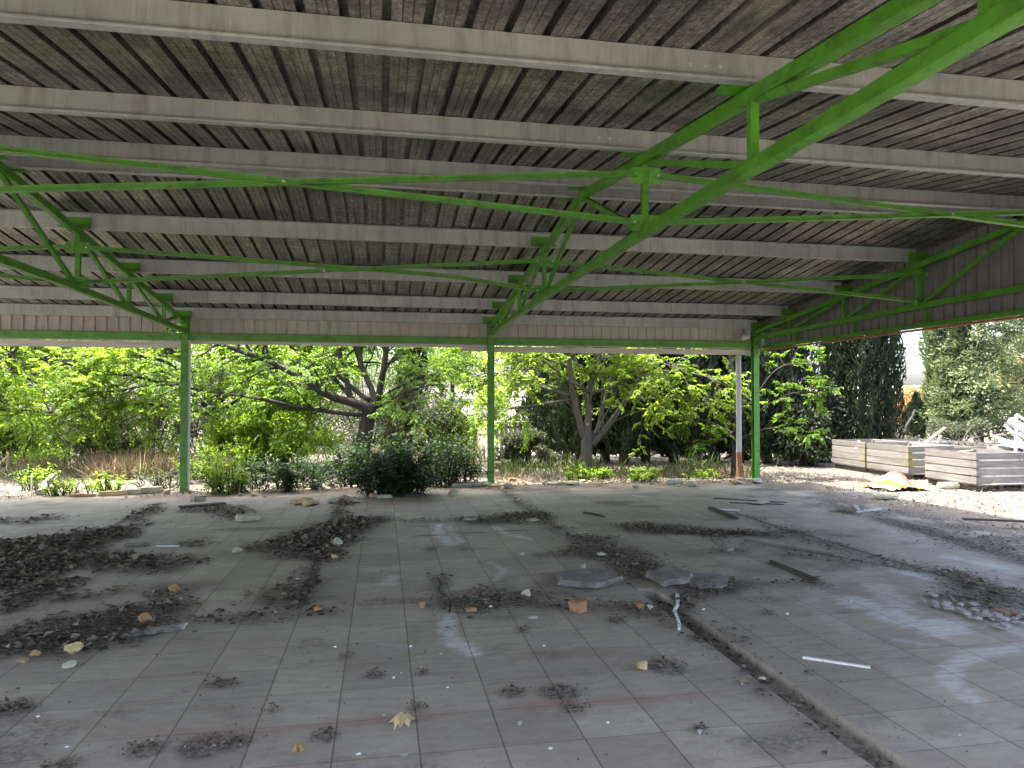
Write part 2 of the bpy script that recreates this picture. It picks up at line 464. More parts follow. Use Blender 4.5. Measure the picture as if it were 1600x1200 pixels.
# trusses
def truss(X, gable=False):
    b = MB(); w = .075
    ye, yn = RY + SPAN, RY - SPAN
    lo = .055 if X < 0 else 0.0
    zb = lambda y: 3.0 - lo - .07 * min(max((abs(y - RY) - 1.5) / 4.9, 0), 1)
    for ya, yb in ((yn, RY - 1.5), (RY - 1.5, RY + 1.5), (RY + 1.5, ye)): b.bar((X, ya, zb(ya)), (X, yb, zb(yb)), w, .08)
    b.bar((X, yn, zc_top(yn)), (X, RY, zc_top(RY)), w, .08)
    b.bar((X, RY, zc_top(RY)), (X, ye, zc_top(ye)), w, .08)
    t = b.build('truss', M['green_paint'], shed, bevel=.006)
    for s in (-1, 1):
        ys = [RY] + [RY + s * d for d in NODES]
        for y in ys[1:]:
            MB().bar((X, y, zb(y) + .03), (X, y, zc_top(y) - .035), .05, .05, (0, 1, 0)).build('web_post', M['green_paint'], t)
        for a, c in zip(ys[:-1], ys[1:]):
            MB().bar((X, a + s * .06, zc_top(a) - .04), (X, c - s * .07, zb(c) + .03), .042, .045).build('web_diagonal', M['green_paint'], t)
        MB().bar((X, ys[3] + s * .06, zb(ys[3]) + .03), (X, ys[3] + s * .72, zc_top(ys[3] + s * .72) - .035), .04, .04).build('web_diagonal', M['green_paint'], t)
        for y in ys[1:] + [RY + s * 6.25, RY + s * .2]:
            near_ = y < RY + .3            # on the near slope the cleats stand behind the purlins
            yy = y + .03 if near_ else y - .02
            MB().box((X - .02, yy, z_pur(y) + .07), (.32, .008, .12)).box((X - .02, yy + (.045 if near_ else -.045), z_pur(y) + .006), (.32, .10, .008)).build('purlin_cleat', M['green_paint'], t)
        y = RY + s * 1.8
        for z in (3.06 - lo, zc_top(y) - .14 - lo * .6):
            g = MB()
            for q in (-1, 1):
                g.box((X + q * .075, y - .028, z), (.10, .008, .13))
            g = g.build('gusset', M['green_paint_faded'], t)
            for q in (-1, 1):
                MB().tube([(X + q * .10, y - .033, z), (X + q * .10, y - .052, z)], .014, 8).build('bolt', M['bolt_metal'], g)
    return t
for k, X in enumerate(PX):
    truss(X)

# cross bracing between the trusses, standing in X planes at the second nodes
def brace(x0, z0, x1, z1, y, side, bend=False, label=None):
    b = MB()
    if bend:
        pts = [(x0, y, z0), (x0 + (x1 - x0) * .74, y, z0 + (z1 - z0) * .52), (x0 + (x1 - x0) * .80, y - .02, z0 + (z1 - z0) * .60), (x1, y, z1)]
        for a, c in zip(pts[:-1], pts[1:]): b.angle(a, c, .052, .006, side=side)
    else:
        b.angle((x0, y, z0), (x1, y, z1), .052, .006, side=side)
    o = b.build('cross_brace', M['green_paint_faded'], shed)
    if label: o['label'] = label
    MB().tube([((x0 + x1) / 2, y - .02, (z0 + z1) / 2), ((x0 + x1) / 2, y + .01, (z0 + z1) / 2)], .015, 8).build('bolt', M['bolt_metal'], o)
for y in (RY - 1.8, RY + 1.8):
    for a, c in zip(PX[:-1], PX[1:]):
        la, lc = (.055 if a < 0 else 0), (.055 if c < 0 else 0)
        zt = zc_top(y) - .14
        far = y > RY
        bent = far and c == PX[2]
        brace(a + .1, zt - la * .6, c - .1, 3.06 - lc, y - .045, 1, bent, 'cross brace kinked downward near its right end' if bent else None)
        brace(a + .1, 3.06 - la, c - .1, zt - lc * .6, y - .062, 1)

# posts: H-sections with base plates
for k, X in enumerate(PX[1:]):
    b = MB()
    b.box((X, EAVE - .052, 1.5), (.12, .010, 3.0)).box((X, EAVE + .052, 1.5), (.12, .010, 3.0)).box((X, EAVE, 1.5), (.009, .094, 3.0))
    b.box((X, EAVE, .006), (.22, .22, .012)).box((X, EAVE - .03, 3.06), (.13, .16, .15))
    p = b.build('post', M['green_paint_faded'], shed)
    if k == 0:
        MB().box((X + .078, EAVE - .02, 1.36), (.035, .05, 2.70)).build('plaster_strip', M['white_strip'], p)
# eave fascia
FP = [(0, 0), (.80, 0), (.84, -.022), (.96, -.022)]
for k in range(3):
    xa, xb = PX[k] + .03, PX[k + 1] - .03
    if k == 0:
        # the sheet by the first post has a round hole torn in it
        hx, hz, hr, hh = PX[1] - .22, 2.93, .19, .085
        b = MB()
        xs = np.arange(xa, xb, .0106)
        hcol = [(-.022 if ((x - xa) / .19) % 1 > .82 else 0.0) for x in xs]
        for x, x2, h0, h1 in zip(xs[:-1], xs[1:], hcol[:-1], hcol[1:]):
            q = 1 - ((x - hx) / hr) ** 2
            segs = [(2.70, 3.2)] if q <= 0 else [(2.70, hz - hh * math.sqrt(q)), (hz + hh * math.sqrt(q), 3.2)]
            for z0, z1 in segs:
                b.add([(x, EAVE + .13 + h0, z0), (x2, EAVE + .13 + h1, z0), (x2, EAVE + .13 + h1, z1), (x, EAVE + .13 + h0, z1)], [(0, 1, 2, 3)])
        o = b.build('fascia_panel', M['cladding'], shed); o['label'] = 'fascia panel with a round hole torn beside the post'
    else:
        A, fc = corr(xa, xb, .19, FP, lambda x, h: [(x, EAVE + .13 + h, 2.70), (x, EAVE + .13 + h, 3.2)])
        mesh_obj('fascia_panel', A, fc, M['cladding'], shed)
    MB().box(((xa + xb) / 2, EAVE + .06, 2.785), (xb - xa - .12, .06, .13)).build('eave_beam', M['green_paint_faded'], shed, bevel=.006)
    zs, z0 = ((.115, 2.635), (.05, 2.68), (.11, 2.63))[k]
    MB().box(((xa + xb) / 2, EAVE + .105, z0), (xb - xa - .03, .012, zs)).build('flashing_strip', M['white_strip'], shed)
MB().box((PX[2] - .30, EAVE + .085, 2.635), (.52, .012, .10)).build('flashing_strip', M['white_strip'], shed)
b = MB()
b.box(((X0 + X1) / 2, EAVE + .10, 3.215), (X1 - X0, .012, .10)).box(((X0 + X1) / 2, EAVE + .19, 3.165), (X1 - X0, .17, .008)).box(((X0 + X1) / 2, EAVE + .28, 3.215), (X1 - X0, .010, .10))
b.build('gutter', M['dark_gutter'], shed)
# gable end
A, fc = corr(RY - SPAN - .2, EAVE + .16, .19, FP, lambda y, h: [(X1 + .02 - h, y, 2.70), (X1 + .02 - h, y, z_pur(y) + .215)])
mesh_obj('gable_cladding', A, fc, M['cladding_shaded'], shed)
MB().bar((X1 - .04, RY - SPAN, 2.73), (X1 - .04, EAVE - .1, 2.73), .06, .06).build('gable_rail', M['green_paint'], shed)
MB().bar((X1 + .01, RY - SPAN, 2.675), (X1 + .01, EAVE + .1, 2.675), .05, .03).build('edge_trim', M['rust'], shed)
for y in (RY - 3.5, RY - 1.8, RY, RY + 1.8, RY + 3.4, RY + 5.1):
    MB().bar((X1 - .05, y, 2.76), (X1 - .05, y, 2.96), .05, .05, (0, 1, 0)).build('hanger', M['green_paint'], shed)
# downpipe left of the third post
xd = PX[3] - .36; yd = EAVE + .03
dp = MB().tube([(xd, yd, .55), (xd, yd, 1.5), (xd, yd, 2.56)], .055, 14).tube([(xd, yd, 2.0), (xd, yd, 2.06)], .062, 14).build('downpipe', M['pvc_grey'], shed, smooth=False)
MB().tube([(xd, yd, 0), (xd, yd, .3), (xd, yd, .56)], .058, 14).tube([(xd - .05, yd - .04, .05), (xd + .03, yd, .05)], .07, 10).build('pipe_foot', M['rust'], dp)
MB().tube([(xd + .17, EAVE + .05, 3.17), (xd + .17, EAVE - .03, 3.12), (xd + .165, EAVE - .08, 3.03), (xd + .13, EAVE - .10, 2.95), (xd + .06, EAVE - .10, 2.93), (xd + .01, EAVE - .09, 2.95)], .062, 14).build('pipe_elbow', M['pvc_grey'], dp, smooth=True)
#@@PART2
# ------------------------------------------------------------------ floor slab and ground
def poly_px(pts): return np.array([gnd(x, y)[:2] for x, y in pts])
def sdist(P, poly):
    """signed distance to a closed polygon, positive inside"""
    a, b = poly, np.roll(poly, -1, 0)
    best = np.full(len(P), 1e9); ins = np.zeros(len(P), bool)
    for (ax, ay), (bx, by) in zip(a, b):
        dx, dy = bx - ax, by - ay
        t = np.clip(((P[:, 0] - ax) * dx + (P[:, 1] - ay) * dy) / (dx * dx + dy * dy + 1e-12), 0, 1)
        best = np.minimum(best, (P[:, 0] - ax - t * dx) ** 2 + (P[:, 1] - ay - t * dy) ** 2)
        c = (ay > P[:, 1]) != (by > P[:, 1])
        xi = ax + (P[:, 1] - ay) / (dy if abs(dy) > 1e-9 else 1e-9) * dx
        ins ^= c & (P[:, 0] < xi)
    return np.where(ins, 1, -1) * np.sqrt(best)
def ldist(P, line):
    best = np.full(len(P), 1e9)
    for (ax, ay), (bx, by) in zip(line[:-1], line[1:]):
        dx, dy = bx - ax, by - ay
        t = np.clip(((P[:, 0] - ax) * dx + (P[:, 1] - ay) * dy) / (dx * dx + dy * dy + 1e-12), 0, 1)
        best = np.minimum(best, (P[:, 0] - ax - t * dx) ** 2 + (P[:, 1] - ay - t * dy) ** 2)
    return np.sqrt(best)

# drifts of dead leaves: (outline, how thick)
DR = [
 ([(-40, 850), (90, 834), (125, 826), (190, 822), (215, 802), (250, 786), (262, 789), (228, 812), (215, 838), (170, 850), (140, 868), (130, 888), (60, 905), (40, 920), (-40, 935)], 1.0),
 ([(128, 876), (180, 862), (250, 868), (312, 866), (322, 875), (285, 893), (225, 900), (170, 896), (150, 886)], .8),
 ([(268, 847), (325, 840), (352, 846), (300, 854)], .8),
 ([(-10, 925), (60, 915), (120, 902), (127, 909), (60, 934), (40, 950), (-10, 968)], .7),
 ([(78, 937), (150, 926), (190, 919), (198, 927), (120, 938), (85, 943)], .6),
 ([(-40, 990), (60, 966), (130, 955), (215, 945), (240, 926), (285, 920), (305, 945), (260, 965), (285, 978), (230, 1000), (150, 1020), (80, 1030), (-40, 1044)], .9),
 ([(300, 968), (400, 958), (440, 955), (480, 946), (512, 955), (470, 972), (400, 984), (300, 980)], .45),
 ([(383, 852), (430, 838), (480, 828), (518, 810), (518, 790), (535, 774), (552, 786), (546, 808), (600, 807), (618, 815), (572, 834), (547, 850), (530, 872), (500, 880), (470, 872), (430, 868), (400, 860)], 1.0),
 ([(489, 876), (482, 940), (460, 946), (474, 880)], .8),
 ([(398, 926), (460, 924), (466, 935), (405, 936)], .6),
 ([(283, 796), (340, 788), (395, 793), (402, 805), (360, 812), (330, 808)], .6),
 ([(618, 813), (680, 811), (700, 814), (680, 818), (620, 818)], .5),
 ([(690, 812), (760, 806), (800, 802), (850, 799), (868, 810), (800, 818), (750, 820), (700, 816)], .9),
 ([(785, 768), (805, 778), (840, 798), (868, 815), (892, 835), (868, 830), (825, 803), (795, 780)], .9),
 ([(865, 830), (900, 835), (950, 837), (960, 850), (1008, 858), (1018, 866), (1040, 880), (1052, 896), (1000, 906), (985, 914), (965, 892), (930, 876), (880, 871), (840, 868), (880, 858), (895, 850)], .85),
 ([(955, 821), (1000, 817), (1080, 821), (1140, 830), (1218, 836), (1218, 842), (1120, 840), (1000, 835)], 1.0),
 ([(655, 938), (678, 922), (686, 900), (696, 902), (704, 926), (760, 918), (830, 924), (870, 936), (960, 940), (1000, 940), (1050, 914), (1100, 900), (1180, 906), (1285, 905), (1285, 913), (1180, 922), (1110, 932), (1075, 965), (1020, 968), (960, 957), (900, 955), (800, 952), (740, 964), (670, 955)], .9),
 ([(1015, 950), (1062, 945), (1110, 985), (1170, 1025), (1235, 1075), (1300, 1130), (1420, 1215), (1350, 1215), (1260, 1125), (1185, 1080), (1095, 1010), (1040, 978)], .75),
 ([(1140, 800), (1180, 806), (1250, 830), (1350, 863), (1470, 897), (1560, 925), (1480, 905), (1340, 869), (1240, 840)], .45),
 ([(1120, 838), (1160, 845), (1300, 872), (1440, 890), (1440, 895), (1300, 880), (1150, 851)], .5),
 ([(1442, 888), (1530, 895), (1620, 930), (1620, 962), (1540, 940), (1470, 906)], .55),
 ([(1095, 836), (1140, 842), (1155, 862), (1130, 866)], .3),
 ([(1290, 798), (1350, 792), (1430, 800), (1400, 812), (1300, 806)], .35),
 ([(1400, 820), (1480, 812), (1620, 850), (1620, 885), (1540, 868), (1440, 845)], .35),
 ([(-30, 812), (90, 806), (125, 808), (40, 820), (-30, 824)], .35),
 ([(1435, 928), (1500, 920), (1620, 958), (1620, 985), (1520, 960), (1450, 945)], .4),
]
TUFT = [(657, 1052, .07), (345, 1069, .09), (585, 1056, .08), (803, 1082, .08), (876, 1080, .13), (1042, 1040, .14), (18, 1108, .12), (230, 1172, .10),
        (318, 1167, .13), (365, 1160, .09), (816, 985, .08), (672, 858, .10), (895, 1108, .08), (1268, 1053, .05), (505, 1150, .07), (650, 1105, .05), (1165, 1000, .05),
        (540, 1025, .05), (425, 1110, .05), (1093, 1140, .04), (98, 1195, .09), (962, 968, .09), (1200, 958, .06), (700, 985, .04)]
DRP = [(poly_px(p), d) for p, d in DR]
TFP = [(gnd(x, y)[:2], r) for x, y, r in TUFT]
def litter_density(P):
    nz = fbm(P[:, 0] * 2.1, P[:, 1] * 2.6, 5, 5) * .85 + fbm(P[:, 0] * 8, P[:, 1] * 8, 9, 3) * .55
    D = np.zeros(len(P))
    for poly, d in DRP:
        lo, hi = poly.min(0) - .4, poly.max(0) + .4
        m = np.where(((P >= lo) & (P <= hi)).all(1))[0]
        if len(m) == 0: continue
        s = sdist(P[m], poly) + nz[m] * .55 * (1.25 - d * .5)
        D[m] = np.maximum(D[m], d * np.clip(s / .34 + .26, 0, 1))
    for c, r in TFP:
        q = np.hypot(P[:, 0] - c[0], (P[:, 1] - c[1]))
        D = np.maximum(D, np.clip((r * 1.1 - q + nz * .12) / .05, 0, 1) * .75)
    return D

TX = 2.18                                   # broken strip where a wall stood, along the truss line
xs = np.unique(np.round(np.concatenate([np.linspace(-17, -9, 30), np.arange(-9, 7.76, .035), [TX - .001, TX, TX + .16, TX + .161, 7.80]]), 4))
ys = [-3.0, -1.0, .5]; y = 1.4
while y < EAVE + .10: ys.append(y); y += max(.02, .0068 * y)
ys = np.array(ys + [EAVE + .14])
GX, GY = np.meshgrid(xs, ys)
P = np.stack([GX.ravel(), GY.ravel()], 1)
LD = litter_density(P)
nzf = fbm(P[:, 0] * 1.3, P[:, 1] * 1.3, 21, 4)
dirt = np.clip(LD * .95, 0, 1)
dirt = np.maximum(dirt, np.clip((P[:, 1] - 12.6) / 1.2 + nzf * 2.2, 0, .75))
dirt = np.maximum(dirt, np.clip((P[:, 0] - 6.4) / 1.3 + fbm(P[:, 0] * 2.5, P[:, 1] * 2.5, 33, 5) * 2.6 - .05, 0, .85) * (P[:, 1] > 5))
dirt = np.maximum(dirt, np.clip(fbm(P[:, 0] * 1.1, P[:, 1] * 2.2, 41, 5) * 3.4 - .45, 0, .5))
for px0, py0, px1, py1, w in ((1380, 812, 1620, 880, .28), (1150, 803, 1560, 925, .035), (1165, 844, 1440, 893, .03), (250, 786, 120, 850, .06), (535, 775, 470, 945, .05), (1200, 880, 1275, 910, .035), (640, 838, 860, 826, .02)):
    a, b = gnd(px0, py0)[:2], gnd(px1, py1)[:2]
    dirt = np.maximum(dirt, np.clip(1.3 - ldist(P, np.array([a, b])) / w + nzf * 1.2, 0, .95))
# pale scrape marks; right-hand ones also paint sky sheen on worn patches
SCF = [([(683, 818), (686, 835), (705, 850)], .10, .9), ([(700, 822), (712, 838), (720, 846)], .06, .6), ([(560, 848), (640, 838), (690, 825)], .05, .45),
       ([(772, 822), (790, 834), (830, 842)], .07, .7), ([(705, 960), (697, 985), (712, 1004), (742, 1022)], .085, .85), ([(603, 912), (618, 900)], .085, .5),
       ([(765, 878), (786, 890), (775, 906)], .05, .5), ([(700, 920), (760, 918)], .05, .5), ([(1395, 889), (1450, 903)], .14, .85), ([(1330, 938), (1400, 965)], .16, .8),
       ([(1390, 955), (1450, 985), (1480, 975)], .16, .8), ([(1370, 915), (1420, 950)], .15, .5), ([(1590, 1012), (1530, 1022), (1485, 1045), (1490, 1075), (1520, 1095)], .10, .65),
       ([(1400, 1000), (1460, 1008)], .05, .45), ([(1480, 870), (1560, 885)], .12, .5), ([(1310, 900), (1260, 940), (1320, 985)], .10, .25), ([(1080, 800), (1210, 850), (1150, 880)], .06, .18),
       ([(1530, 945), (1600, 990)], .12, .5), ([(1240, 770), (1400, 800)], .15, .35), ([(560, 1000), (640, 1010)], .05, .18), ([(900, 770), (1010, 768)], .10, .3), ([(40, 825), (200, 812)], .08, .3), ([(300, 770), (700, 775)], .05, .25)]
sc = np.zeros(len(P)); stn = fbm(P[:, 0] * 3, P[:, 1] * 26, 51, 3); stn2 = fbm(P[:, 0] * 1.7, P[:, 1] * 5, 61, 4)
for pts, w, a in SCF:
    q = ldist(P, np.array([gnd(*p)[:2] for p in pts]))
    sc = np.maximum(sc, a * np.clip((w - q) / (w * .5) + stn * 2.4 + stn2 * 1.2 - .15, 0, 1) * (q < w * 1.6))
sc = np.clip(sc * (1 - dirt), 0, 1)
red = np.zeros(len(P))
for px0, py0, px1, py1, w, a in ((150, 1150, 560, 1130, .05, .55), (300, 1152, 900, 1095, .05, .7), (880, 1100, 1100, 1085, .06, .7), (1060, 1090, 1120, 1085, .07, .8), (0, 1120, 260, 1140, .06, .3), (820, 1020, 960, 1020, .06, .4)):
    red = np.maximum(red, a * np.clip(1.2 - ldist(P, np.array([gnd(px0, py0)[:2], gnd(px1, py1)[:2]])) / w + fbm(P[:, 0] * 5, P[:, 1] * 5, 71, 4) * 2.5, 0, 1))
Z = fbm(P[:, 0] * .35, P[:, 1] * .35, 81, 2) * .012
tr = (P[:, 0] > TX - .0005) & (P[:, 0] < TX + .1605) & (P[:, 1] < 5.9)
Z = np.where(tr, Z - .055 + fbm(P[:, 0] * 7, P[:, 1] * 7, 91, 3) * .03, Z)
dirt = np.where(tr, np.maximum(dirt, .45 + fbm(P[:, 0] * 3, P[:, 1] * 3, 95, 3)), dirt)
nx, ny = len(xs), len(ys)
ii = (np.arange(ny - 1)[:, None] * nx + np.arange(nx - 1)[None]).ravel()
fc = np.stack([ii, ii + 1, ii + nx + 1, ii + nx], 1)
V = np.stack([P[:, 0], P[:, 1], Z], 1)
# the slab's outer edge
e1 = np.where(np.arange(len(P)) % nx == nx - 1)[0]; e2 = np.arange((ny - 1) * nx, ny * nx)
nb = len(V); low = np.concatenate([V[e1], V[e2]]).copy(); low[:, 2] = -.22
V = np.concatenate([V, low])
f1 = np.stack([e1[:-1], nb + np.arange(ny - 1), nb + np.arange(1, ny), e1[1:]], 1)
f2 = np.stack([e2[1:], nb + ny + np.arange(1, nx), nb + ny + np.arange(nx - 1), e2[:-1]], 1)
pad = np.zeros(len(low))
o = mesh_obj('floor', V, np.concatenate([fc, f1, f2]), M['floor'], attrs={'dirt': np.concatenate([dirt, pad + .6]), 'scuff_sheen': np.concatenate([sc, pad]), 'red': np.concatenate([red, pad])})
tag(o, kind='structure')

# ground: one sheet to the horizon, a low dry hill behind the trees
def gz(x, y):
    x, y = np.asarray(x, float), np.asarray(y, float)
    h = -.085 + fbm(x * .4, y * .4, 101, 4) * .10
    far = np.clip((np.hypot(x, y) - 24) / 45, 0, 1); far = far * far * (3 - 2 * far)
    h = h + far * (2.6 + 1.6 * fbm(x * .02, y * .02, 103, 3)) * (y > 0)
    near = (x < 8.6) & (y < EAVE + .7)
    return np.where(near, np.minimum(h, -.09), h)
gxs = np.concatenate([[-900, -500, -300, -180, -120, -90], np.linspace(-70, -16, 40), np.linspace(-15.5, 24, 160), np.linspace(25, 80, 40), [95, 130, 200, 320, 520, 900]])
gys = np.concatenate([[-400, -150, -60, -20, -5], np.linspace(-3, 12, 40), np.linspace(12.2, 28, 90), np.linspace(29, 90, 45), [105, 140, 210, 330, 560, 1000]])
AX, AY = np.meshgrid(gxs, gys); nx, ny = len(gxs), len(gys)
ii = (np.arange(ny - 1)[:, None] * nx + np.arange(nx - 1)[None]).ravel()
AZ = gz(AX.ravel(), AY.ravel())
# under the slab the ground lies clear of it
inside = (AX.ravel() < 7.8) & (AY.ravel() < EAVE + .14)
AZ = np.where(inside, -.25, AZ)
o = mesh_obj('ground', np.stack([AX.ravel(), AY.ravel(), AZ], 1), np.stack([ii, ii + 1, ii + nx + 1, ii + nx], 1), M['ground'], smooth=True)
tag(o, kind='structure')

# ------------------------------------------------------------------ leaf meshes
def unit(a): return a / (np.linalg.norm(a, axis=-1, keepdims=True) + 1e-9)
def leaves(C, D, N, L, Wd, fold=.25):
    """folded pointed leaves: C base, D axis, N normal (arrays), L length, Wd width -> verts, tris"""
    D = unit(D); S = unit(np.cross(D, N)); N = np.cross(S, D)
    L = np.broadcast_to(L, (len(C),))[:, None]; Wd = np.broadcast_to(Wd, (len(C),))[:, None]
    l = C + D * L * .42 + S * Wd * .5 + N * Wd * fold
    r = C + D * L * .42 - S * Wd * .5 + N * Wd * fold
    t = C + D * L - N * L * .12
    V = np.stack([C, l, t, r], 1).reshape(-1, 3)
    k = np.arange(len(C))[:, None] * 4
    return V, np.concatenate([k + [0, 2, 1], k + [0, 3, 2]])
def rdir(n): return unit(rng.normal(size=(n, 3)))

# dead leaf litter on the floor
def litter():
    cand = []
    for poly, d in DRP:
        lo, hi = poly.min(0) - .25, poly.max(0) + .25
        lo = np.maximum(lo, [-9.5, 1.8]); hi = np.minimum(hi, [7.7, EAVE])
        n = int(np.prod(np.maximum(hi - lo, 0)) * 900)
        cand.append(lo + rng.random((n, 2)) * (hi - lo))
    for c, r in TFP:
        cand.append(c + rng.normal(size=(int(r * 900), 2)) * [r * .7, r * .42])
    Q = np.concatenate(cand)
    LQ = litter_density(Q); keep = rng.random(len(Q)) < LQ ** 1.2 * .9
    near_ = Q[(LQ > .10) & (rng.random(len(Q)) < .20)]
    Q = np.concatenate([Q[keep], near_ + rng.normal(size=near_.shape) * .12])
    S = np.stack([rng.uniform(-9, 7.6, 6500), 1.8 + 11.7 * rng.random(6500) ** 1.3], 1)   # stray flakes
    S = S[rng.random(len(S)) < .25 + fbm(S[:, 0], S[:, 1], 7, 3) * 1.2]
    tf = np.concatenate([np.min([np.hypot(*(Q - c).T) - 2.2 * r for c, r in TFP], 0) < 0, np.zeros(len(S), bool)])
    D0 = np.concatenate([litter_density(Q), np.zeros(len(S))]); Q = np.concatenate([Q, S]); n = len(Q)
    size = (.016 + .05 * rng.random(n) ** 2.0) * np.where(D0 > 0, 1, .36) * (1 + .45 * (Q[:, 0] < -.2) * (Q[:, 1] > 4)) * np.where(tf, .55, 1)
    C = np.stack([Q[:, 0], Q[:, 1], .004 + rng.random(n) * .024 * D0], 1)
    intr = (Q[:, 0] > TX) & (Q[:, 0] < TX + .16) & (Q[:, 1] < 5.9)
    C[intr, 2] -= .045
    D = rdir(n); D[:, 2] = np.abs(D[:, 2]) * .22 * np.clip(D0 + .1, 0, 1); N = np.array([0, 0, 1.0]) + rng.normal(size=(n, 3)) * .33
    V, fcs = leaves(C, D, N, size, size * rng.uniform(.4, .95, n), .22)
    V[:, 2] = np.maximum(V[:, 2], .012 * (rng.random(len(V))) + np.where(np.repeat(intr, 4), -.05, .012))
    v = np.clip(rng.beta(1.15, 1.95, n) + (rng.random(n) < .06) * .6, 0, 1)
    o = mesh_obj('leaf_litter', V, fcs, M['litter'], var=np.repeat(v, 4))
    tag(o, 'drifts of dark dead leaves lying across the tiled floor', 'leaf litter', kind='stuff')
litter()

# ------------------------------------------------------------------ loose things on the floor
def rock(size, seed, sub=2, sharp=.35, flat=0.0):
    """a broken lump: icosphere cut by random planes"""
    import bmesh
    bm = bmesh.new()
    if sub == 0:
        bmesh.ops.create_cube(bm, size=1.5); bmesh.ops.subdivide_edges(bm, edges=bm.edges[:], cuts=5, use_grid_fill=True)
    else: bmesh.ops.create_icosphere(bm, subdivisions=sub + 1, radius=1)
    r = np.random.default_rng(seed)
    V = np.array([v.co[:] for v in bm.verts]); Fs = [tuple(v.index for v in f.verts) for f in bm.faces]; bm.free()
    for k in range(9 if sub else 6):
        n = unit(r.normal(size=3)); d = r.uniform(.45, .8) if sub else r.uniform(.75, .95)
        e = V @ n - d; V = V - np.outer(np.maximum(e, 0), n)
    V += r.normal(size=V.shape) * .03 * sharp
    V = V * np.asarray(size) / 2 * 1.25
    V[:, 2] -= V[:, 2].min()
    if flat: V[:, 2] = np.maximum(V[:, 2], 0)
    return V, Fs
def lump(name, px, py, size, mat, label, cat, group=None, seed=None, rz=0, z=0.0, sub=1):
    c = gnd(px, py); c[2] = z
    V, Fs = rock(size, seed if seed is not None else int(px * 7 + py), sub)
    ca, sa = math.cos(rz), math.sin(rz)
    V = np.stack([V[:, 0] * ca - V[:, 1] * sa, V[:, 0] * sa + V[:, 1] * ca, V[:, 2]], 1)
    o = mesh_obj(name, V + c, Fs, M[mat], None, c)
    return tag(o, label, cat, group)
def slab_piece(name, px, py, size, mat, label, cat, rz=0.0, z=.004, tilt=0.0, group=None, seed=None, rough=.12):
    """a broken flat piece with an irregular outline"""
    c = gnd(px, py); c[2] = z
    r = np.random.default_rng(seed if seed is not None else int(px * 3 + py * 5))
    k = 11; a = np.sort(np.linspace(0, 2 * math.pi, k, endpoint=False) + r.uniform(-.15, .15, k))
    sq = 1 / np.maximum(np.abs(np.cos(a)), np.abs(np.sin(a)))
    q = np.stack([np.cos(a) * sq * size[0] / 2, np.sin(a) * sq * size[1] / 2], 1) * (1 + r.uniform(-rough, rough, (k, 1)) - .1)
    V = []
    for zz, s in ((0, 1.0), (size[2] * .5, 1.03), (size[2], .94)):
        V += [(x * s + r.normal() * .004, y * s + r.normal() * .004, zz + r.normal() * size[2] * .06 * (zz > 0)) for x, y in q]
    V += [(0, 0, size[2] * 1.05)]
    Fs = [tuple(range(k - 1, -1, -1))]
    for l in range(2): Fs += [(l * k + i, l * k + (i + 1) % k, (l + 1) * k + (i + 1) % k, (l + 1) * k + i) for i in range(k)]
    Fs += [(2 * k + i, 2 * k + (i + 1) % k, 3 * k) for i in range(k)]
    V = np.array(V); V[:, 2] += (V[:, 0] + size[0] / 2) * math.tan(tilt)
    ca, sa = math.cos(rz), math.sin(rz)
    V = np.stack([V[:, 0] * ca - V[:, 1] * sa, V[:, 0] * sa + V[:, 1] * ca, V[:, 2]], 1)
    return tag(mesh_obj(name, V + c, Fs, M[mat], None, c), label, cat, group)
def stick(name, a, b, r, mat, label, cat, square=None, wob=.0, group=None, za=None, zb=None):
    A = gnd(*a) if len(a) == 2 else np.array(a, float); B = gnd(*b) if len(b) == 2 else np.array(b, float)
    A[2] += (za if za is not None else r * .6); B[2] += (zb if zb is not None else r * .6)
    m = MB()
    if square: m.bar(A, B, square[0], square[1])
    else:
        n = 7; t = np.linspace(0, 1, n)[:, None]
        q = A + (B - A) * t + np.random.default_rng(int(abs(A[0] * 999))).normal(size=(n, 3)) * wob * [1, 1, .15] * np.sin(t * math.pi)
        m.tube(q, np.linspace(r, r * .6, n), 6)
    o = m.build(name, M[mat], None, (A + B) / 2)
    return tag(o, label, cat, group)

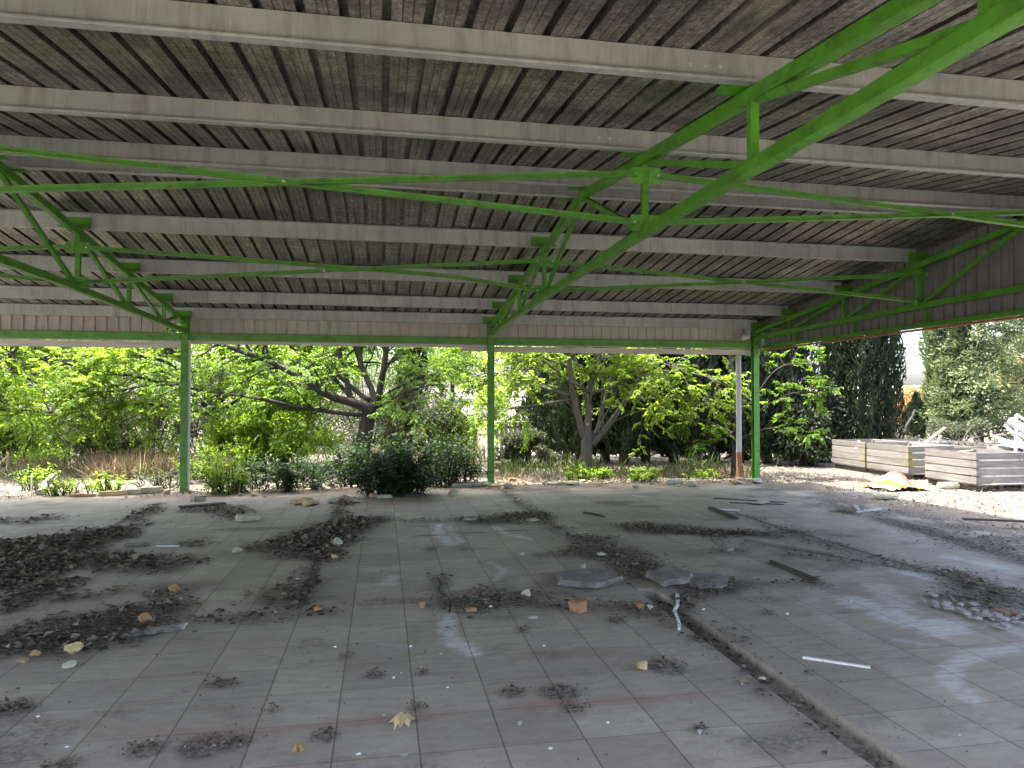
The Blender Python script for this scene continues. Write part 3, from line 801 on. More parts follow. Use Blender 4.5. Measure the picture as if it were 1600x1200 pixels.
def rough_slab(px, py, size, label, rz, z, tilt, seed, mat='concrete'):
    import bmesh
    bm = bmesh.new(); bmesh.ops.create_cube(bm, size=2); bmesh.ops.subdivide_edges(bm, edges=bm.edges[:], cuts=22, use_grid_fill=True)
    V = np.array([v.co[:] for v in bm.verts]); Fs = [tuple(v.index for v in f.verts) for f in bm.faces]; bm.free()
    r = np.random.default_rng(seed)
    for k in range(6):
        a = k * 1.05 + r.normal() * .25; n = np.array([math.cos(a), math.sin(a), 0]); d = r.uniform(.80, 1.0)
        V = V - np.outer(np.maximum(V @ n - d, 0), n)
    edge = np.maximum(np.abs(V[:, 0]), np.abs(V[:, 1]))
    V[:, :2] *= (1 + .30 * fbm(V[:, 0] * 2.1 + seed, V[:, 1] * 2.1 + V[:, 2] * .5, seed, 4))[:, None]
    chip = np.clip((edge - .80) / .20, 0, 1) * (V[:, 2] > 0) * np.clip(.5 + 2.2 * fbm(V[:, 0] * 5, V[:, 1] * 5, seed + 1, 4), 0, 1)
    V[:, 2] -= chip * 1.4
    V[:, 2] += (V[:, 2] > -.9) * (.35 * fbm(V[:, 0] * 6, V[:, 1] * 6, seed + 2, 4) + .25 * fbm(V[:, 0] * 1.5, V[:, 1] * 1.5, seed + 3, 2))
    V = V * np.asarray(size) / 2; V[:, 2] -= V[:, 2].min(); V[:, 2] += (V[:, 0] + size[0] / 2) * math.tan(tilt)
    ca, sa = math.cos(rz), math.sin(rz); V = np.stack([V[:, 0] * ca - V[:, 1] * sa, V[:, 0] * sa + V[:, 1] * ca, V[:, 2]], 1)
    c = gnd(px, py); c[2] = z
    return tag(mesh_obj('concrete_slab', V + c, Fs, M[mat], None, c), label, 'concrete slab')
# the two broken concrete slabs and the bricks by them
rough_slab(916, 911, (.60, .56, .05), 'larger broken grey concrete slab lying in leaf litter left of the trench', .12, .008, .015, 3)
rough_slab(1048, 909, (.40, .44, .05), 'smaller grey concrete slab tilted toward the trench, beside the white stick', .3, .008, .06, 8)
rough_slab(1103, 911, (.46, .44, .035), 'crumbling low concrete patch at the right end of the broken slabs', -.2, .004, .0, 15)
lump('brick', 902, 956, (0.128, 0.096, 0.092), 'brick_orange', 'largest orange brick lump standing at the edge of the leaf litter', 'brick', seed=4, rz=.5, sub=0)
lump('brick', 660, 948, (0.056, 0.048, 0.048), 'brick_orange', 'small orange brick lump at the left end of the leaf strip', 'brick', seed=12, sub=0)
lump('brick', 736, 954, (0.096, 0.064, 0.028), 'brick_orange', 'flat orange brick flake in the leaf strip left of the large brick', 'brick', seed=13, sub=0)
lump('brick', 1000, 950, (0.056, 0.048, 0.040), 'brick_orange', 'small reddish brick lump right of the large orange brick', 'brick', seed=17, sub=0)
lump('stone', 822, 934, (0.080, 0.064, 0.068), 'stone_tan', 'tan rounded stone standing in the leaf strip left of the concrete slab', 'stone', seed=23)
lump('stone', 1016, 953, (0.056, 0.044, 0.040), 'foam_pale', 'pale broken stone beside the small reddish brick', 'stone', seed=29)
lump('stone', 745, 918, (0.048, 0.040, 0.024), 'stone_tan', 'small pale stone at the top edge of the leaf strip', 'stone', seed=31)
lump('stone', 833, 967, (0.072, 0.056, 0.036), 'stone_grey', 'grey stone lying alone on tiles below the leaf strip', 'stone', seed=37)
lump('stone', 912, 890, (0.060, 0.040, 0.048), 'foam_pale', 'cream stone standing just behind the larger concrete slab', 'stone', seed=41)
lump('stone', 814, 868, (0.080, 0.056, 0.036), 'stone_grey', 'brownish stone alone on tiles above the leaf strip', 'stone', seed=43)
lump('foam_chunk', 1004, 1046, (0.092, 0.076, 0.060), 'foam_yellow', 'yellow foam chunk beside a small heap of dead leaves', 'foam chunk', seed=47, rz=.4)
lump('foam_chunk', 110, 1044, (0.088, 0.068, 0.040), 'foam_pale', 'pale cream foam chunk in front of the left leaf heap', 'foam chunk', seed=53)
lump('foam_chunk', 118, 1020, (0.128, 0.072, 0.072), 'foam_yellow', 'yellow brown foam chunk on the edge of the left leaf heap', 'foam chunk', seed=59)
lump('foam_chunk', 55, 1027, (0.064, 0.048, 0.040), 'foam_orange', 'orange foam chunk at the far left of the left leaf heap', 'foam chunk', seed=61)
lump('foam_chunk', 34, 1035, (0.072, 0.040, 0.024), 'foam_yellow', 'flat yellowish foam scrap left of the orange foam chunk', 'foam chunk', seed=62)
lump('foam_chunk', 228, 974, (0.120, 0.080, 0.064), 'foam_orange', 'rusty orange lump lying on top of the left leaf heap', 'foam chunk', seed=67)
lump('foam_chunk', 272, 926, (0.096, 0.072, 0.072), 'foam_orange', 'orange brown lump at the right tip of the left leaf heap', 'foam chunk', seed=71)
lump('foam_chunk', 102, 1012, (0.056, 0.040, 0.032), 'foam_orange', 'small orange lump behind the yellow brown foam chunk', 'foam chunk', seed=73)
slab_piece('foam_chunk', 388, 813, (.30, .20, .07), 'foam_pale', 'pale green foam block at the right end of the far left leaf drift', 'foam chunk', .3, seed=75)
lump('foam_chunk', 372, 864, (0.112, 0.096, 0.064), 'foam_pale', 'pale foam lump alone left of the middle leaf heap', 'foam chunk', seed=79)
lump('foam_chunk', 528, 853, (0.104, 0.072, 0.104), 'foam_pale', 'pale upright foam scrap in the middle leaf heap', 'foam chunk', seed=81)
lump('foam_chunk', 522, 873, (0.080, 0.064, 0.048), 'foam_yellow', 'yellow foam lump at the foot of the middle leaf heap', 'foam chunk', seed=83)
lump('foam_chunk', 496, 957, (0.064, 0.056, 0.048), 'foam_orange', 'orange chip at the corner of the left broken strip', 'foam chunk', seed=85)
lump('foam_chunk', 1190, 788, (0.336, 0.176, 0.064), 'foam_pale', 'pale green foam block lying on the floor left of the far right post line', 'foam chunk', seed=87)
lump('foam_chunk', 833, 815, (0.176, 0.112, 0.048), 'foam_pale', 'pale foam block in the trench leaf strip near the middle post', 'foam chunk', seed=89)
lump('foam_chunk', 735, 814, (0.160, 0.096, 0.040), 'foam_pale', 'pale flat foam block in the far middle leaf strip', 'foam chunk', seed=91)
lump('foam_chunk', 942, 869, (0.112, 0.056, 0.040), 'foam_pale', 'pale foam stick in the leaves behind the concrete slabs', 'foam chunk', seed=93, rz=-.5)
lump('stone', 1316, 799, (0.208, 0.160, 0.144), 'stone_grey', 'left one of two brown clods on the far right floor', 'stone', seed=95)
lump('stone', 1333, 802, (0.192, 0.160, 0.136), 'stone_grey', 'right one of two brown clods on the far right floor', 'stone', seed=97)
lump('stone', 1140, 863, (0.088, 0.072, 0.056), 'stone_grey', 'small grey clod beneath the right leaf strip', 'stone', seed=99)
lump('stone', 1092, 1148, (0.024, 0.024, 0.028), 'stone_grey', 'tiny grey pebble on the tiles left of the trench', 'stone', seed=101)
lump('stone', 812, 1133, (0.028, 0.024, 0.024), 'stone_grey', 'tiny dark pebble right of the yellow crumpled leaf', 'stone', seed=103)
lump('stone', 1190, 1063, (0.048, 0.040, 0.024), 'foam_pale', 'pale yellow chip lying in the trench leaves', 'stone', seed=105)
r2 = np.random.default_rng(5)
WC = [(686, 824), (690, 1023), (642, 1011), (615, 1060), (600, 1118), (290, 1167), (105, 1168), (60, 1120), (627, 1052), (660, 950), (766, 949), (523, 1012), (718, 900), (850, 1010), (1230, 960), (1100, 953), (465, 905), (430, 957), (860, 1200 - 30), (1330, 940), (1500, 1150), (950, 1130), (700, 1075), (560, 1195 - 15)]
for k, (x, y) in enumerate(WC):
    s = .05 if k == 0 else r2.uniform(.007, .018)
    o = lump('chip', x, y, (s * 1.6, s * 1.2, s * .7), 'white_paint', 'tiny white chip lying on the grey floor tiles', 'chip', 'white chips scattered over the floor', seed=200 + k)
    if k == 0: o['label'] = 'larger white plaster chip on a pale scrape mark'; del o['group']
# big crumpled dry leaf in the foreground and another by the bottom edge
def crumpled(px, py, L, mat, label, rz, seed, h=.05):
    r = np.random.default_rng(seed); c = gnd(px, py)
    prof = [.30, .55, .48, .85, .62, 1.0, .60, .80, .45, .62]
    a = np.linspace(-2.6, 2.6, len(prof)); V = [(-.22, 0, .004)]; top = []
    for q, p in zip(a, prof):
        for s in (.5, 1.0):
            V.append((math.cos(q) * p * s * .6, math.sin(q) * p * s * .55, .0))
    V = np.array(V) * [L, L, 1]
    V[:, 2] = .006 + h * np.abs(np.sin(V[:, 0] * 21 + 1) * np.cos(V[:, 1] * 26)) + h * .5 * r.random(len(V))
    n = len(prof); Fs = []
    for i in range(n - 1):
        Fs += [(0, 1 + 2 * i, 3 + 2 * i), (1 + 2 * i, 2 + 2 * i, 4 + 2 * i, 3 + 2 * i)]
    ca, sa = math.cos(rz), math.sin(rz)
    V = np.stack([V[:, 0] * ca - V[:, 1] * sa, V[:, 0] * sa + V[:, 1] * ca, V[:, 2]], 1)
    o = mesh_obj('dry_leaf', V + c, Fs, M[mat], None, c)
    m = o.modifiers.new('thick', 'SOLIDIFY'); m.thickness = .003
    tag(o, label, 'dry leaf')
crumpled(628, 1138, .16, 'foam_yellow', 'large crumpled yellow dry leaf on the foreground tiles', 1.3, 3)
crumpled(468, 1192, .085, 'foam_orange', 'curled orange brown dry leaf at the bottom edge of the floor', 1.5, 8, .06)
crumpled(630, 1188, .05, 'stone_grey', 'small crumpled grey leaf below the large yellow leaf', .3, 11, .02)
# sticks, battens, boards
stick('white_batten', (1254, 1028), (1360, 1044), .008, 'white_paint', 'white plastic batten lying alone on the right foreground tiles', 'batten', square=(.022, .012))
stick('birch_stick', (1058, 932), (1061, 985), .017, 'white_paint', 'white peeling stick lying across the start of the trench', 'stick', wob=.012)
stick('bent_twig', (684, 905), (702, 958), .012, 'dark_wood', 'thin dark twig across the left end of the leaf strip', 'stick', wob=.05)
stick('dark_batten', (1204, 878), (1278, 908), .02, 'dark_wood', 'dark wooden batten lying slantwise right of the concrete slabs', 'batten', square=(.03, .02))
stick('dark_batten', (1166, 845), (1300, 868), .02, 'weathered_wood', 'grey batten lying below the right leaf strip', 'batten', square=(.028, .02))
stick('dark_batten', (1110, 795), (1150, 812), .02, 'dark_wood', 'dark batten left of the white scrap on the far right floor', 'batten', square=(.07, .05))
stick('metal_rod', (1115, 779), (1230, 786), .012, 'dark_wood', 'upper of two thin rods behind the pale green foam block', 'rod')
stick('metal_rod', (1140, 786), (1225, 789), .012, 'dark_wood', 'lower of two thin rods beside the pale green foam block', 'rod')
stick('white_batten', (1120, 797), (1155, 798), .02, 'white_paint', 'white scrap strip on the far right floor beside a dark batten', 'batten', square=(.07, .012))
stick('white_batten', (1335, 801), (1376, 797), .02, 'white_metal', 'white strip lying beside the two brown clods', 'batten', square=(.07, .02))
stick('metal_strip', (1302, 769), (1375, 771), .02, 'zinc', 'grey metal strip on the floor edge below the wooden bins', 'metal strip', square=(.09, .015))
stick('plank', (1505, 812), (1610, 816), .02, 'dark_wood', 'dark plank lying at the right edge of the floor', 'plank', square=(.08, .025))
stick('plank', (280, 794), (352, 788), .02, 'dark_wood', 'dark flat plank on the floor behind the left post', 'plank', square=(.14, .04))
stick('white_batten', (245, 854), (284, 854), .01, 'white_paint', 'thin white strip left of a small leaf drift', 'batten', square=(.03, .01))
slab_piece('board_scrap', 214, 852, (.26, .13, .02), 'concrete', 'pale board scrap lying right of the big left leaf heap', 'board scrap', .3, seed=4)
stick('bent_twig', (912, 802), (945, 808), .018, 'dark_wood', 'forked dark twig alone on the far middle floor', 'stick', wob=.03)
# clear plastic sheet lying in front of the left leaf heap
tp = NT('clear_plastic'); tp.col((.8, .8, .8)).set(Roughness=.15, Alpha=.32, IOR=1.45); M['plastic'] = tp.m
c = gnd(245, 989); a = np.linspace(-.19, .19, 14); b_ = np.linspace(-.075, .075, 7)
pv = np.array([(x, y + x * .25, .014 + .012 * abs(math.sin(x * 31 + y * 40)) + .01 * (abs(x) > .17)) for y in b_ for x in a])
pf = [(j * 14 + i, j * 14 + i + 1, (j + 1) * 14 + i + 1, (j + 1) * 14 + i) for j in range(6) for i in range(13)]
tag(mesh_obj('plastic_sheet', pv + c, pf, M['plastic'], None, c, True), 'clear crumpled plastic sheet in front of the left leaf heap', 'plastic sheet')
# broken tile shards at the right edge
r3 = np.random.default_rng(9)
for k in range(34):
    t = r3.random()
    x = 1432 + 180 * t + r3.normal() * 6; y = 930 + 38 * t + r3.normal() * 6 + 8
    c = gnd(x, y)
    s = r3.uniform(.05, .10)
    slab_piece('tile_shard', x, y, (s, s * r3.uniform(.5, .9), .012), 'tile_shard' if k % 6 else 'brick_orange', 'broken floor tile shard in the long pile at the right edge', 'tile shard', r3.uniform(0, 3), .004 + (k % 3) * .008, r3.uniform(0, .12), 'broken tile shards piled at the right edge', seed=300 + k, rough=.2)
# boards and foam along the sunny floor edge
slab_piece('foam_board', 176, 774, (.50, .16, .07), 'foam_yellow', 'long yellow foam board on the sunny floor edge left of the first post', 'foam board', .1, seed=1)
slab_piece('foam_board', 207, 772, (.34, .18, .08), 'foam_pale', 'cream foam board between the yellow board and the greenish one', 'foam board', -.1, seed=2)
slab_piece('foam_board', 236, 770, (.40, .22, .10), 'foam_pale', 'greenish cream foam board nearest the left post', 'foam board', .1, seed=6)
lump('foam_chunk', 261, 772, (0.128, 0.112, 0.096), 'stone_tan', 'pale lump beside the foot of the left post', 'foam chunk', seed=107)
slab_piece('foam_board', 130, 776, (.42, .10, .04), 'foam_orange', 'orange strip of foam at the left of the row on the floor edge', 'foam board', .05, seed=9)
slab_piece('foam_board', 738, 759, (.82, .30, .06), 'foam_pale', 'long pale green foam board at the foot of the middle post', 'foam board', .05, seed=11)
slab_piece('foam_board', 1052, 756, (.34, .20, .09), 'foam_pale', 'pale foam board on the floor edge below the right weeds', 'foam board', .05, seed=13)
slab_piece('foam_board', 1078, 758, (.22, .16, .08), 'stone_tan', 'tan foam board right of a pale one on the floor edge', 'foam board', .05, seed=14)
slab_piece('foam_board', 880, 757, (.70, .20, .05), 'foam_pale', 'flat pale foam board on the floor edge right of the middle post', 'foam board', .02, seed=16)
slab_piece('foam_board', 800, 752, (.16, .12, .06), 'foam_orange', 'small orange foam scrap right of the middle post', 'foam board', .02, seed=18)
slab_piece('foam_board', 555, 757, (.34, .26, .09), 'foam_orange', 'orange brown foam scrap by the dark shrubs', 'foam board', .3, seed=19)
slab_piece('foam_board', 310, 783, (.24, .16, .08), 'stone_grey', 'grey chunk on the floor behind the left post', 'foam board', .3, seed=20)
slab_piece('foam_board', 600, 778, (.26, .14, .05), 'foam_pale', 'pale scrap in front of the dark shrubs', 'foam board', .3, seed=21)
slab_piece('foam_board', 1386, 772, (.50, .18, .07), 'foam_pale', 'pale foam board on the dirt in front of the yellow cloth', 'foam board', .2, -.06, seed=22)
slab_piece('foam_board', 1487, 757, (.50, .30, .10), 'foam_pale', 'cream foam board on the dirt in front of the nearest bin', 'foam board', .0, -.06, seed=23)
for k in range(36):
    x = r3.uniform(290, 1250); y = 752 + 12 * r3.random() + (14 if x < 560 else 0)
    if 430 < x < 720: y += 16
    lump('rubble', x, y, tuple(r3.uniform(.06, .18) * np.array([1.3, 1, .6])), ('foam_pale', 'stone_tan', 'stone_grey', 'foam_yellow')[k % 4], 'small lump of rubble along the far edge of the floor', 'rubble', 'rubble lumps along the far floor edge', seed=400 + k)
#@@PART3
# ------------------------------------------------------------------ trees
def smooth_line(pts, n, wob=0.0, r=rng):
    pts = np.asarray(pts, float); m = len(pts)
    t = np.linspace(0, m - 1, n); i = np.clip(t.astype(int), 0, m - 2); f = (t - i)[:, None]
    g = lambda k: pts[np.clip(k, 0, m - 1)]
    p0, p1, p2, p3 = g(i - 1), g(i), g(i + 1), g(i + 2)
    q = .5 * (2 * p1 + (p2 - p0) * f + (2 * p0 - 5 * p1 + 4 * p2 - p3) * f ** 2 + (3 * p1 - p0 - 3 * p2 + p3) * f ** 3)
    if wob: q[1:-1] += r.normal(size=(n - 2, 3)) * wob
    return q

class Leafer:
    def __init__(s): s.C, s.D, s.N, s.L, s.v = [], [], [], [], []
    def twig(s, q, n, L, r, droop=.25, var=.5):
        """alternate leaves along a twig q (polyline)"""
        t = np.linspace(.12, 1, n) * (len(q) - 1); i = np.clip(t.astype(int), 0, len(q) - 2)
        c = q[i] + (q[i + 1] - q[i]) * (t - i)[:, None]
        T = unit(q[i + 1] - q[i]); S = unit(np.cross(T, [0, 0, 1.0]) + 1e-4) * np.where(np.arange(n) % 2, 1, -1)[:, None]
        s.C.append(c); s.D.append(T * .55 + S * .8 + np.array([0, 0, -droop]) + r.normal(size=(n, 3)) * .28)
        s.N.append(np.array([0, 0, 1.0]) + r.normal(size=(n, 3)) * .38)
        s.L.append(L * r.uniform(.6, 1.2, n)); s.v.append(np.clip(var + r.normal(size=n) * .22, 0, 1))
    def build(s, name, mat, parent, ratio=.62, fold=.14):
        C, D, N, L, v = (np.concatenate(k) for k in (s.C, s.D, s.N, s.L, s.v))
        V, F_ = leaves(C, D, N, L, L * ratio, fold)
        return mesh_obj(name, V, F_, mat, parent, var=np.repeat(v, 4))

def leafy_tree(label, base, trunk, limbs, mat, bark_m, seed, leaf=.10, sub=9, twigs=5, nl=13, spread=1.0, sublen=1.1, zmax=5.2, group=None, name='broadleaf_tree', cat='tree', start=.22):
    r = np.random.default_rng(seed)
    t = thing(name, label, cat, base, 0, group)
    wd, lf = MB(), Leafer()
    pts, r0, r1 = trunk
    q = smooth_line(pts, 10, .01, r)
    rad = np.linspace(r0, r1, 10) * (1 + .35 * np.exp(-np.linspace(0, 6, 10)))
    wd.tube(q, rad, 12)
    tw = wd
    for pts, ra, rb in limbs:
        n = max(8, 4 * len(pts)); q = smooth_line(pts, n, .012, r)
        for _ in range(2): q[1:-1] = q[1:-1] * .5 + (q[:-2] + q[2:]) * .25
        wd.tube(q, np.linspace(ra, rb, n), 8)
        ln = np.linalg.norm(np.diff(q, axis=0), axis=1).sum()
        for k in range(int(sub * max(1, ln / 2))):
            f = start + (1 - start) * r.random() ** .8
            i = min(int(f * (n - 1)), n - 2); p = q[i]; T = unit(q[i + 1] - q[i])
            if p[2] > zmax: continue
            d = unit(T * .55 + unit(r.normal(size=3)) * .95 * spread + np.array([0, 0, .12]))
            L = sublen * r.uniform(.5, 1.25) * (1.1 - .35 * f)
            s_ = np.array([p, p + d * L * .35 + [0, 0, .03], p + d * L * .7 + [0, 0, .02], p + d * L + [0, 0, -.12 * L]]); s_ = smooth_line(s_, 6, .02, r)
            tw.tube(s_, np.linspace(max(rb, .008) * .85, .005, 6), 4, False)
            tone = np.clip(.5 + r.normal() * .2, 0, 1)
            for j in range(twigs):
                g = r.uniform(.25, 1); i2 = min(int(g * 5), 4); a = s_[i2] + (s_[i2 + 1] - s_[i2]) * (g * 5 - i2)
                d2 = unit(d * .6 + unit(r.normal(size=3)) * [1, 1, .55] * .9)
                l2 = r.uniform(.3, .75) * sublen * .75
                w = np.array([a, a + d2 * l2 * .5, a + d2 * l2 + [0, 0, -.16 * l2]])
                tw.tube(w, [.0045, .0035, .002], 3, False)
                lf.twig(w, nl, leaf, r, .3, tone)
    wd.build('trunk', M[bark_m], t, smooth=True)
    lf.build('crown', M[mat], t)
    return t

def pl(pts, zc, dz=0.0, ext=None):
    """a limb drawn in a plane zc metres out that swings dz metres towards or away over its length"""
    n = len(pts)
    q = [at(x, y, zc + dz * k / (n - 1)) for k, (x, y) in enumerate(pts)]
    if ext is not None:                                    # carry on above what the shed lets us see
        q += [q[-1] + np.array(e, float) for e in ext]
    return np.array(q)

# tree with the dark forked trunk behind the shrubs
zc = 16.8; b0 = gnd(566, 733); 
b0 = at(566, 733, zc); b0[2] = -.05
tk = [b0, at(566, 705, zc), at(572, 670, zc), at(578, 645, zc), at(583, 632, zc)]
up = ([.1, .2, .8], [.2, .2, 1.7])
L1 = [(pl([(583, 652), (560, 632), (520, 621), (500, 610), (470, 590), (410, 560), (350, 540)], zc, -1.2, ([-.8, -.1, .3],)), .115, .035),
      (pl([(576, 649), (530, 646), (470, 637), (400, 622), (330, 612), (270, 600)], zc, -.8), .06, .018),
      (pl([(562, 634), (547, 624), (541, 590), (531, 555), (524, 528)], zc, .5, up), .085, .035),
      (pl([(586, 642), (581, 610), (566, 575), (556, 540), (548, 505)], zc, 1.2, up), .085, .035),
      (pl([(590, 634), (595, 600), (602, 560), (606, 528)], zc, -.4, up), .09, .035),
      (pl([(576, 625), (550, 606), (520, 580), (480, 556), (430, 528)], zc, 1.6, ([-.7, .3, .7],)), .06, .025),
      (pl([(590, 627), (612, 610), (650, 592), (700, 578), (745, 568)], zc, .6), .04, .012),
      (pl([(592, 636), (615, 622), (650, 606), (690, 600)], zc, -.8), .035, .01),
      (pl([(570, 640), (540, 612), (500, 560), (470, 520)], zc, 2.5, up), .06, .025),
      (pl([(500, 612), (470, 600), (430, 590), (380, 592)], zc, 1.2), .04, .012),
      (pl([(590, 640), (600, 580), (640, 530), (660, 500)], zc, 2.0, ([.4, .2, .7],)), .05, .02)]
leafy_tree('spreading tree with a dark leaning trunk rising behind the dark green shrubs', b0, (tk, .19, .15), L1, 'leaf_mulberry_dark', 'bark_brown', 1, .088, 15, 7, 17, sublen=1.15, start=.3)

# tree with the grey trunk and pruned limbs
zc = 16.3; b0 = at(917, 738, zc); b0[2] = -.06
tk = [b0, at(917, 715, zc), at(917, 690, zc), at(918, 672, zc)]
L2 = [(pl([(913, 684), (903, 650), (896, 615), (891, 580), (889, 550), (887, 515)], zc, -.4, up), .085, .03),
      (pl([(918, 685), (920, 650), (920, 612), (926, 590), (934, 565), (942, 528)], zc, .3, up), .095, .03),
      (pl([(924, 694), (945, 672), (965, 645), (984, 615), (1000, 590), (1022, 556)], zc, .2, ([.5, .1, .6], [.9, .1, 1.4])), .08, .025),
      (pl([(928, 686), (938, 655), (946, 620), (952, 596), (966, 566)], zc, .9, ([.2, .2, .9],)), .055, .02),
      (pl([(919, 612), (902, 602), (880, 587), (858, 570), (838, 552)], zc, -.8, ([-.4, -.2, .4],)), .045, .015),
      (pl([(896, 624), (872, 627), (830, 634), (790, 640), (745, 655)], zc, -.5), .04, .01),
      (pl([(921, 613), (950, 607), (980, 594), (1012, 578)], zc, -.7), .04, .012),
      (pl([(980, 622), (1030, 622), (1075, 618), (1110, 624)], zc, -.8), .03, .01),
      (pl([(893, 620), (850, 606), (810, 590), (770, 582), (730, 590)], zc, .3), .04, .01),
      (pl([(889, 575), (850, 560), (815, 548), (785, 545)], zc, -1.0), .035, .01),
      (pl([(940, 560), (985, 556), (1030, 566), (1075, 580)], zc, -1.2), .03, .01),
      (pl([(1000, 590), (1040, 580), (1090, 585), (1130, 600)], zc, -.6), .03, .01)]
for a_ in ([(920, 650), (908, 600), (898, 550), (892, 520)], [(921, 630), (932, 590), (950, 555), (962, 525)], [(912, 670), (890, 630), (868, 590), (850, 550)], [(930, 680), (950, 640), (968, 600), (990, 550)],
           [(945, 670), (975, 650), (1010, 640), (1045, 645)], [(898, 640), (870, 610), (840, 595), (815, 570)], [(938, 655), (942, 610), (938, 570), (930, 530)], [(896, 615), (880, 580), (872, 545), (866, 520)]):
    L2.append((pl(a_, zc, float(rng.uniform(-.6, .8))), .022, .007))
t2 = leafy_tree('tree with a pale grey trunk forking low into bare pruned limbs', b0, (tk, .14, .12), L2, 'leaf_mulberry', 'bark_grey', 2, .088, 9, 6, 16, sublen=.9, start=.5)
for px_, py_ in ((918, 663), (925, 643), (926, 655)):
    c = at(px_, py_, zc - .135)
    MB().tube([c, c - FW * .02], .022, 8).build('pruning_scar', M['stone_tan'], t2)

# light green trees seen through the left bay
zc = 17.0; b0 = at(-70, 742, zc); b0[2] = -.06
tk = [b0, at(-72, 700, zc), at(-66, 660, zc), at(-60, 640, zc)]
L3 = [(pl([(-60, 642), (-20, 615), (40, 590), (110, 565)], zc, -.5), .08, .02), (pl([(-62, 645), (-30, 640), (20, 640), (90, 645)], zc, -1.2), .05, .012),
      (pl([(-60, 640), (-30, 590), (10, 545), (50, 510)], zc, .8, up), .08, .03), (pl([(-66, 655), (-20, 600), (60, 570), (140, 572)], zc, 1.4), .06, .015),
      (pl([(-62, 640), (-60, 590), (-40, 540), (-20, 500)], zc, .2, up), .08, .03), (pl([(-40, 615), (0, 575), (30, 540)], zc, -1.6), .05, .02)]
leafy_tree('light green tree spreading in from the left edge of the photo', b0, (tk, .15, .11), L3, 'leaf_mulberry', 'bark_brown', 3, .092, 14, 7, 18, sublen=1.2)
zc = 18.2; b0 = at(345, 735, zc); b0[2] = -.06
tk = [b0, at(343, 705, zc), at(338, 670, zc), at(335, 645, zc)]
L4 = [(pl([(335, 648), (300, 615), (250, 598), (190, 585), (130, 590)], zc, -1.6), .07, .012), (pl([(335, 650), (290, 640), (230, 630), (160, 640), (80, 650)], zc, -1.8), .05, .01),
      (pl([(335, 645), (310, 590), (270, 550), (240, 515)], zc, -.3, up), .07, .03), (pl([(336, 645), (345, 600), (350, 550), (360, 505)], zc, .6, up), .07, .03),
      (pl([(336, 650), (380, 620), (430, 600), (480, 600)], zc, .3), .05, .015), (pl([(337, 660), (380, 655), (430, 660), (470, 680)], zc, .2), .04, .012),
      (pl([(318, 615), (270, 570), (210, 555), (160, 560)], zc, -.8), .05, .015), (pl([(330, 640), (400, 580), (440, 545)], zc, 1.2), .05, .02),
      (pl([(280, 605), (230, 602), (180, 612), (140, 606)], zc - 1, -1.0), .03, .01)]
leafy_tree('bright yellow green tree just behind the left post', b0, (tk, .11, .08), L4, 'leaf_mulberry', 'bark_brown', 4, .092, 16, 7, 19, sublen=1.1)
zc = 15.9; b0 = at(1147, 742, zc); b0[2] = -.07
tk = [b0, at(1148, 715, zc), at(1150, 680, zc), at(1152, 655, zc)]
L5 = [(pl([(1152, 658), (1120, 630), (1080, 600), (1040, 575)], zc, -.3), .032, .01), (pl([(1152, 655), (1185, 610), (1225, 570), (1285, 572)], zc, -.5), .026, .007),
      (pl([(1151, 668), (1190, 640), (1240, 612), (1312, 615)], zc, -.6), .024, .007), (pl([(1150, 690), (1190, 670), (1230, 672), (1272, 690)], zc, -.8), .022, .007),
      (pl([(1152, 655), (1148, 600), (1140, 555), (1130, 510)], zc, .4, up), .05, .02), (pl([(1150, 680), (1110, 660), (1075, 655), (1040, 665)], zc, .1), .035, .01),
      (pl([(1152, 660), (1170, 600), (1180, 560)], zc, .6, up), .04, .015), (pl([(1150, 672), (1120, 690), (1085, 690)], zc, -.5), .025, .008)]
leafy_tree('slim young tree behind the grey downpipe with long leafy side sprays', b0, (tk, .07, .055), L5, 'leaf_mulberry_dark', 'bark_brown', 5, .11, 8, 4, 12, sublen=.55, start=.4)

# ------------------------------------------------------------------ shrubs and weeds
def shrub(label, base, w, h, mat, seed, stems=40, leaf=.075, nl=16, name='shrub', cat='shrub', lean=(0, 0), ratio=.45, up_=.75, group=None, stem_m='bark_brown', tone=.45, tw=4):
    r = np.random.default_rng(seed); t = thing(name, label, cat, base, 0, group)
    st, lf = MB(), Leafer(); base = np.asarray(base, float)
    for k in range(stems):
        a = r.uniform(0, 2 * math.pi); rr = math.sqrt(r.random())
        p = base + np.array([math.cos(a) * w * .32 * rr, math.sin(a) * w * .22 * rr, 0]); a += r.normal() * .5
        tip = base + np.array([math.cos(a) * w * .5 * rr * r.uniform(.7, 1.15) + lean[0], math.sin(a) * w * .38 * rr + lean[1], h * (1 - .3 * rr ** 2) * (.35 + .95 * r.random() ** .8)])
        q = smooth_line([p, p * .5 + tip * .5 + [0, 0, h * .12], tip], 6, .015, r)
        st.tube(q, np.linspace(.011, .004, 6), 4, False)
        tn = np.clip(tone + r.normal() * .2, 0, 1)
        lf.twig(q[1:], nl, leaf, r, .15, tn)
        for j in range(tw):
            i = r.integers(1, 5); d = unit(r.normal(size=3) * [1, 1, .5] + [0, 0, .3]); l = r.uniform(.15, .4) * min(1, h)
            lf.twig(np.array([q[i], q[i] + d * l * .5, q[i] + d * l]), max(5, nl // 2), leaf, r, .2, tn)
    st.build('stems', M[stem_m], t); lf.build('foliage', M[mat], t, ratio, .12)
    return t
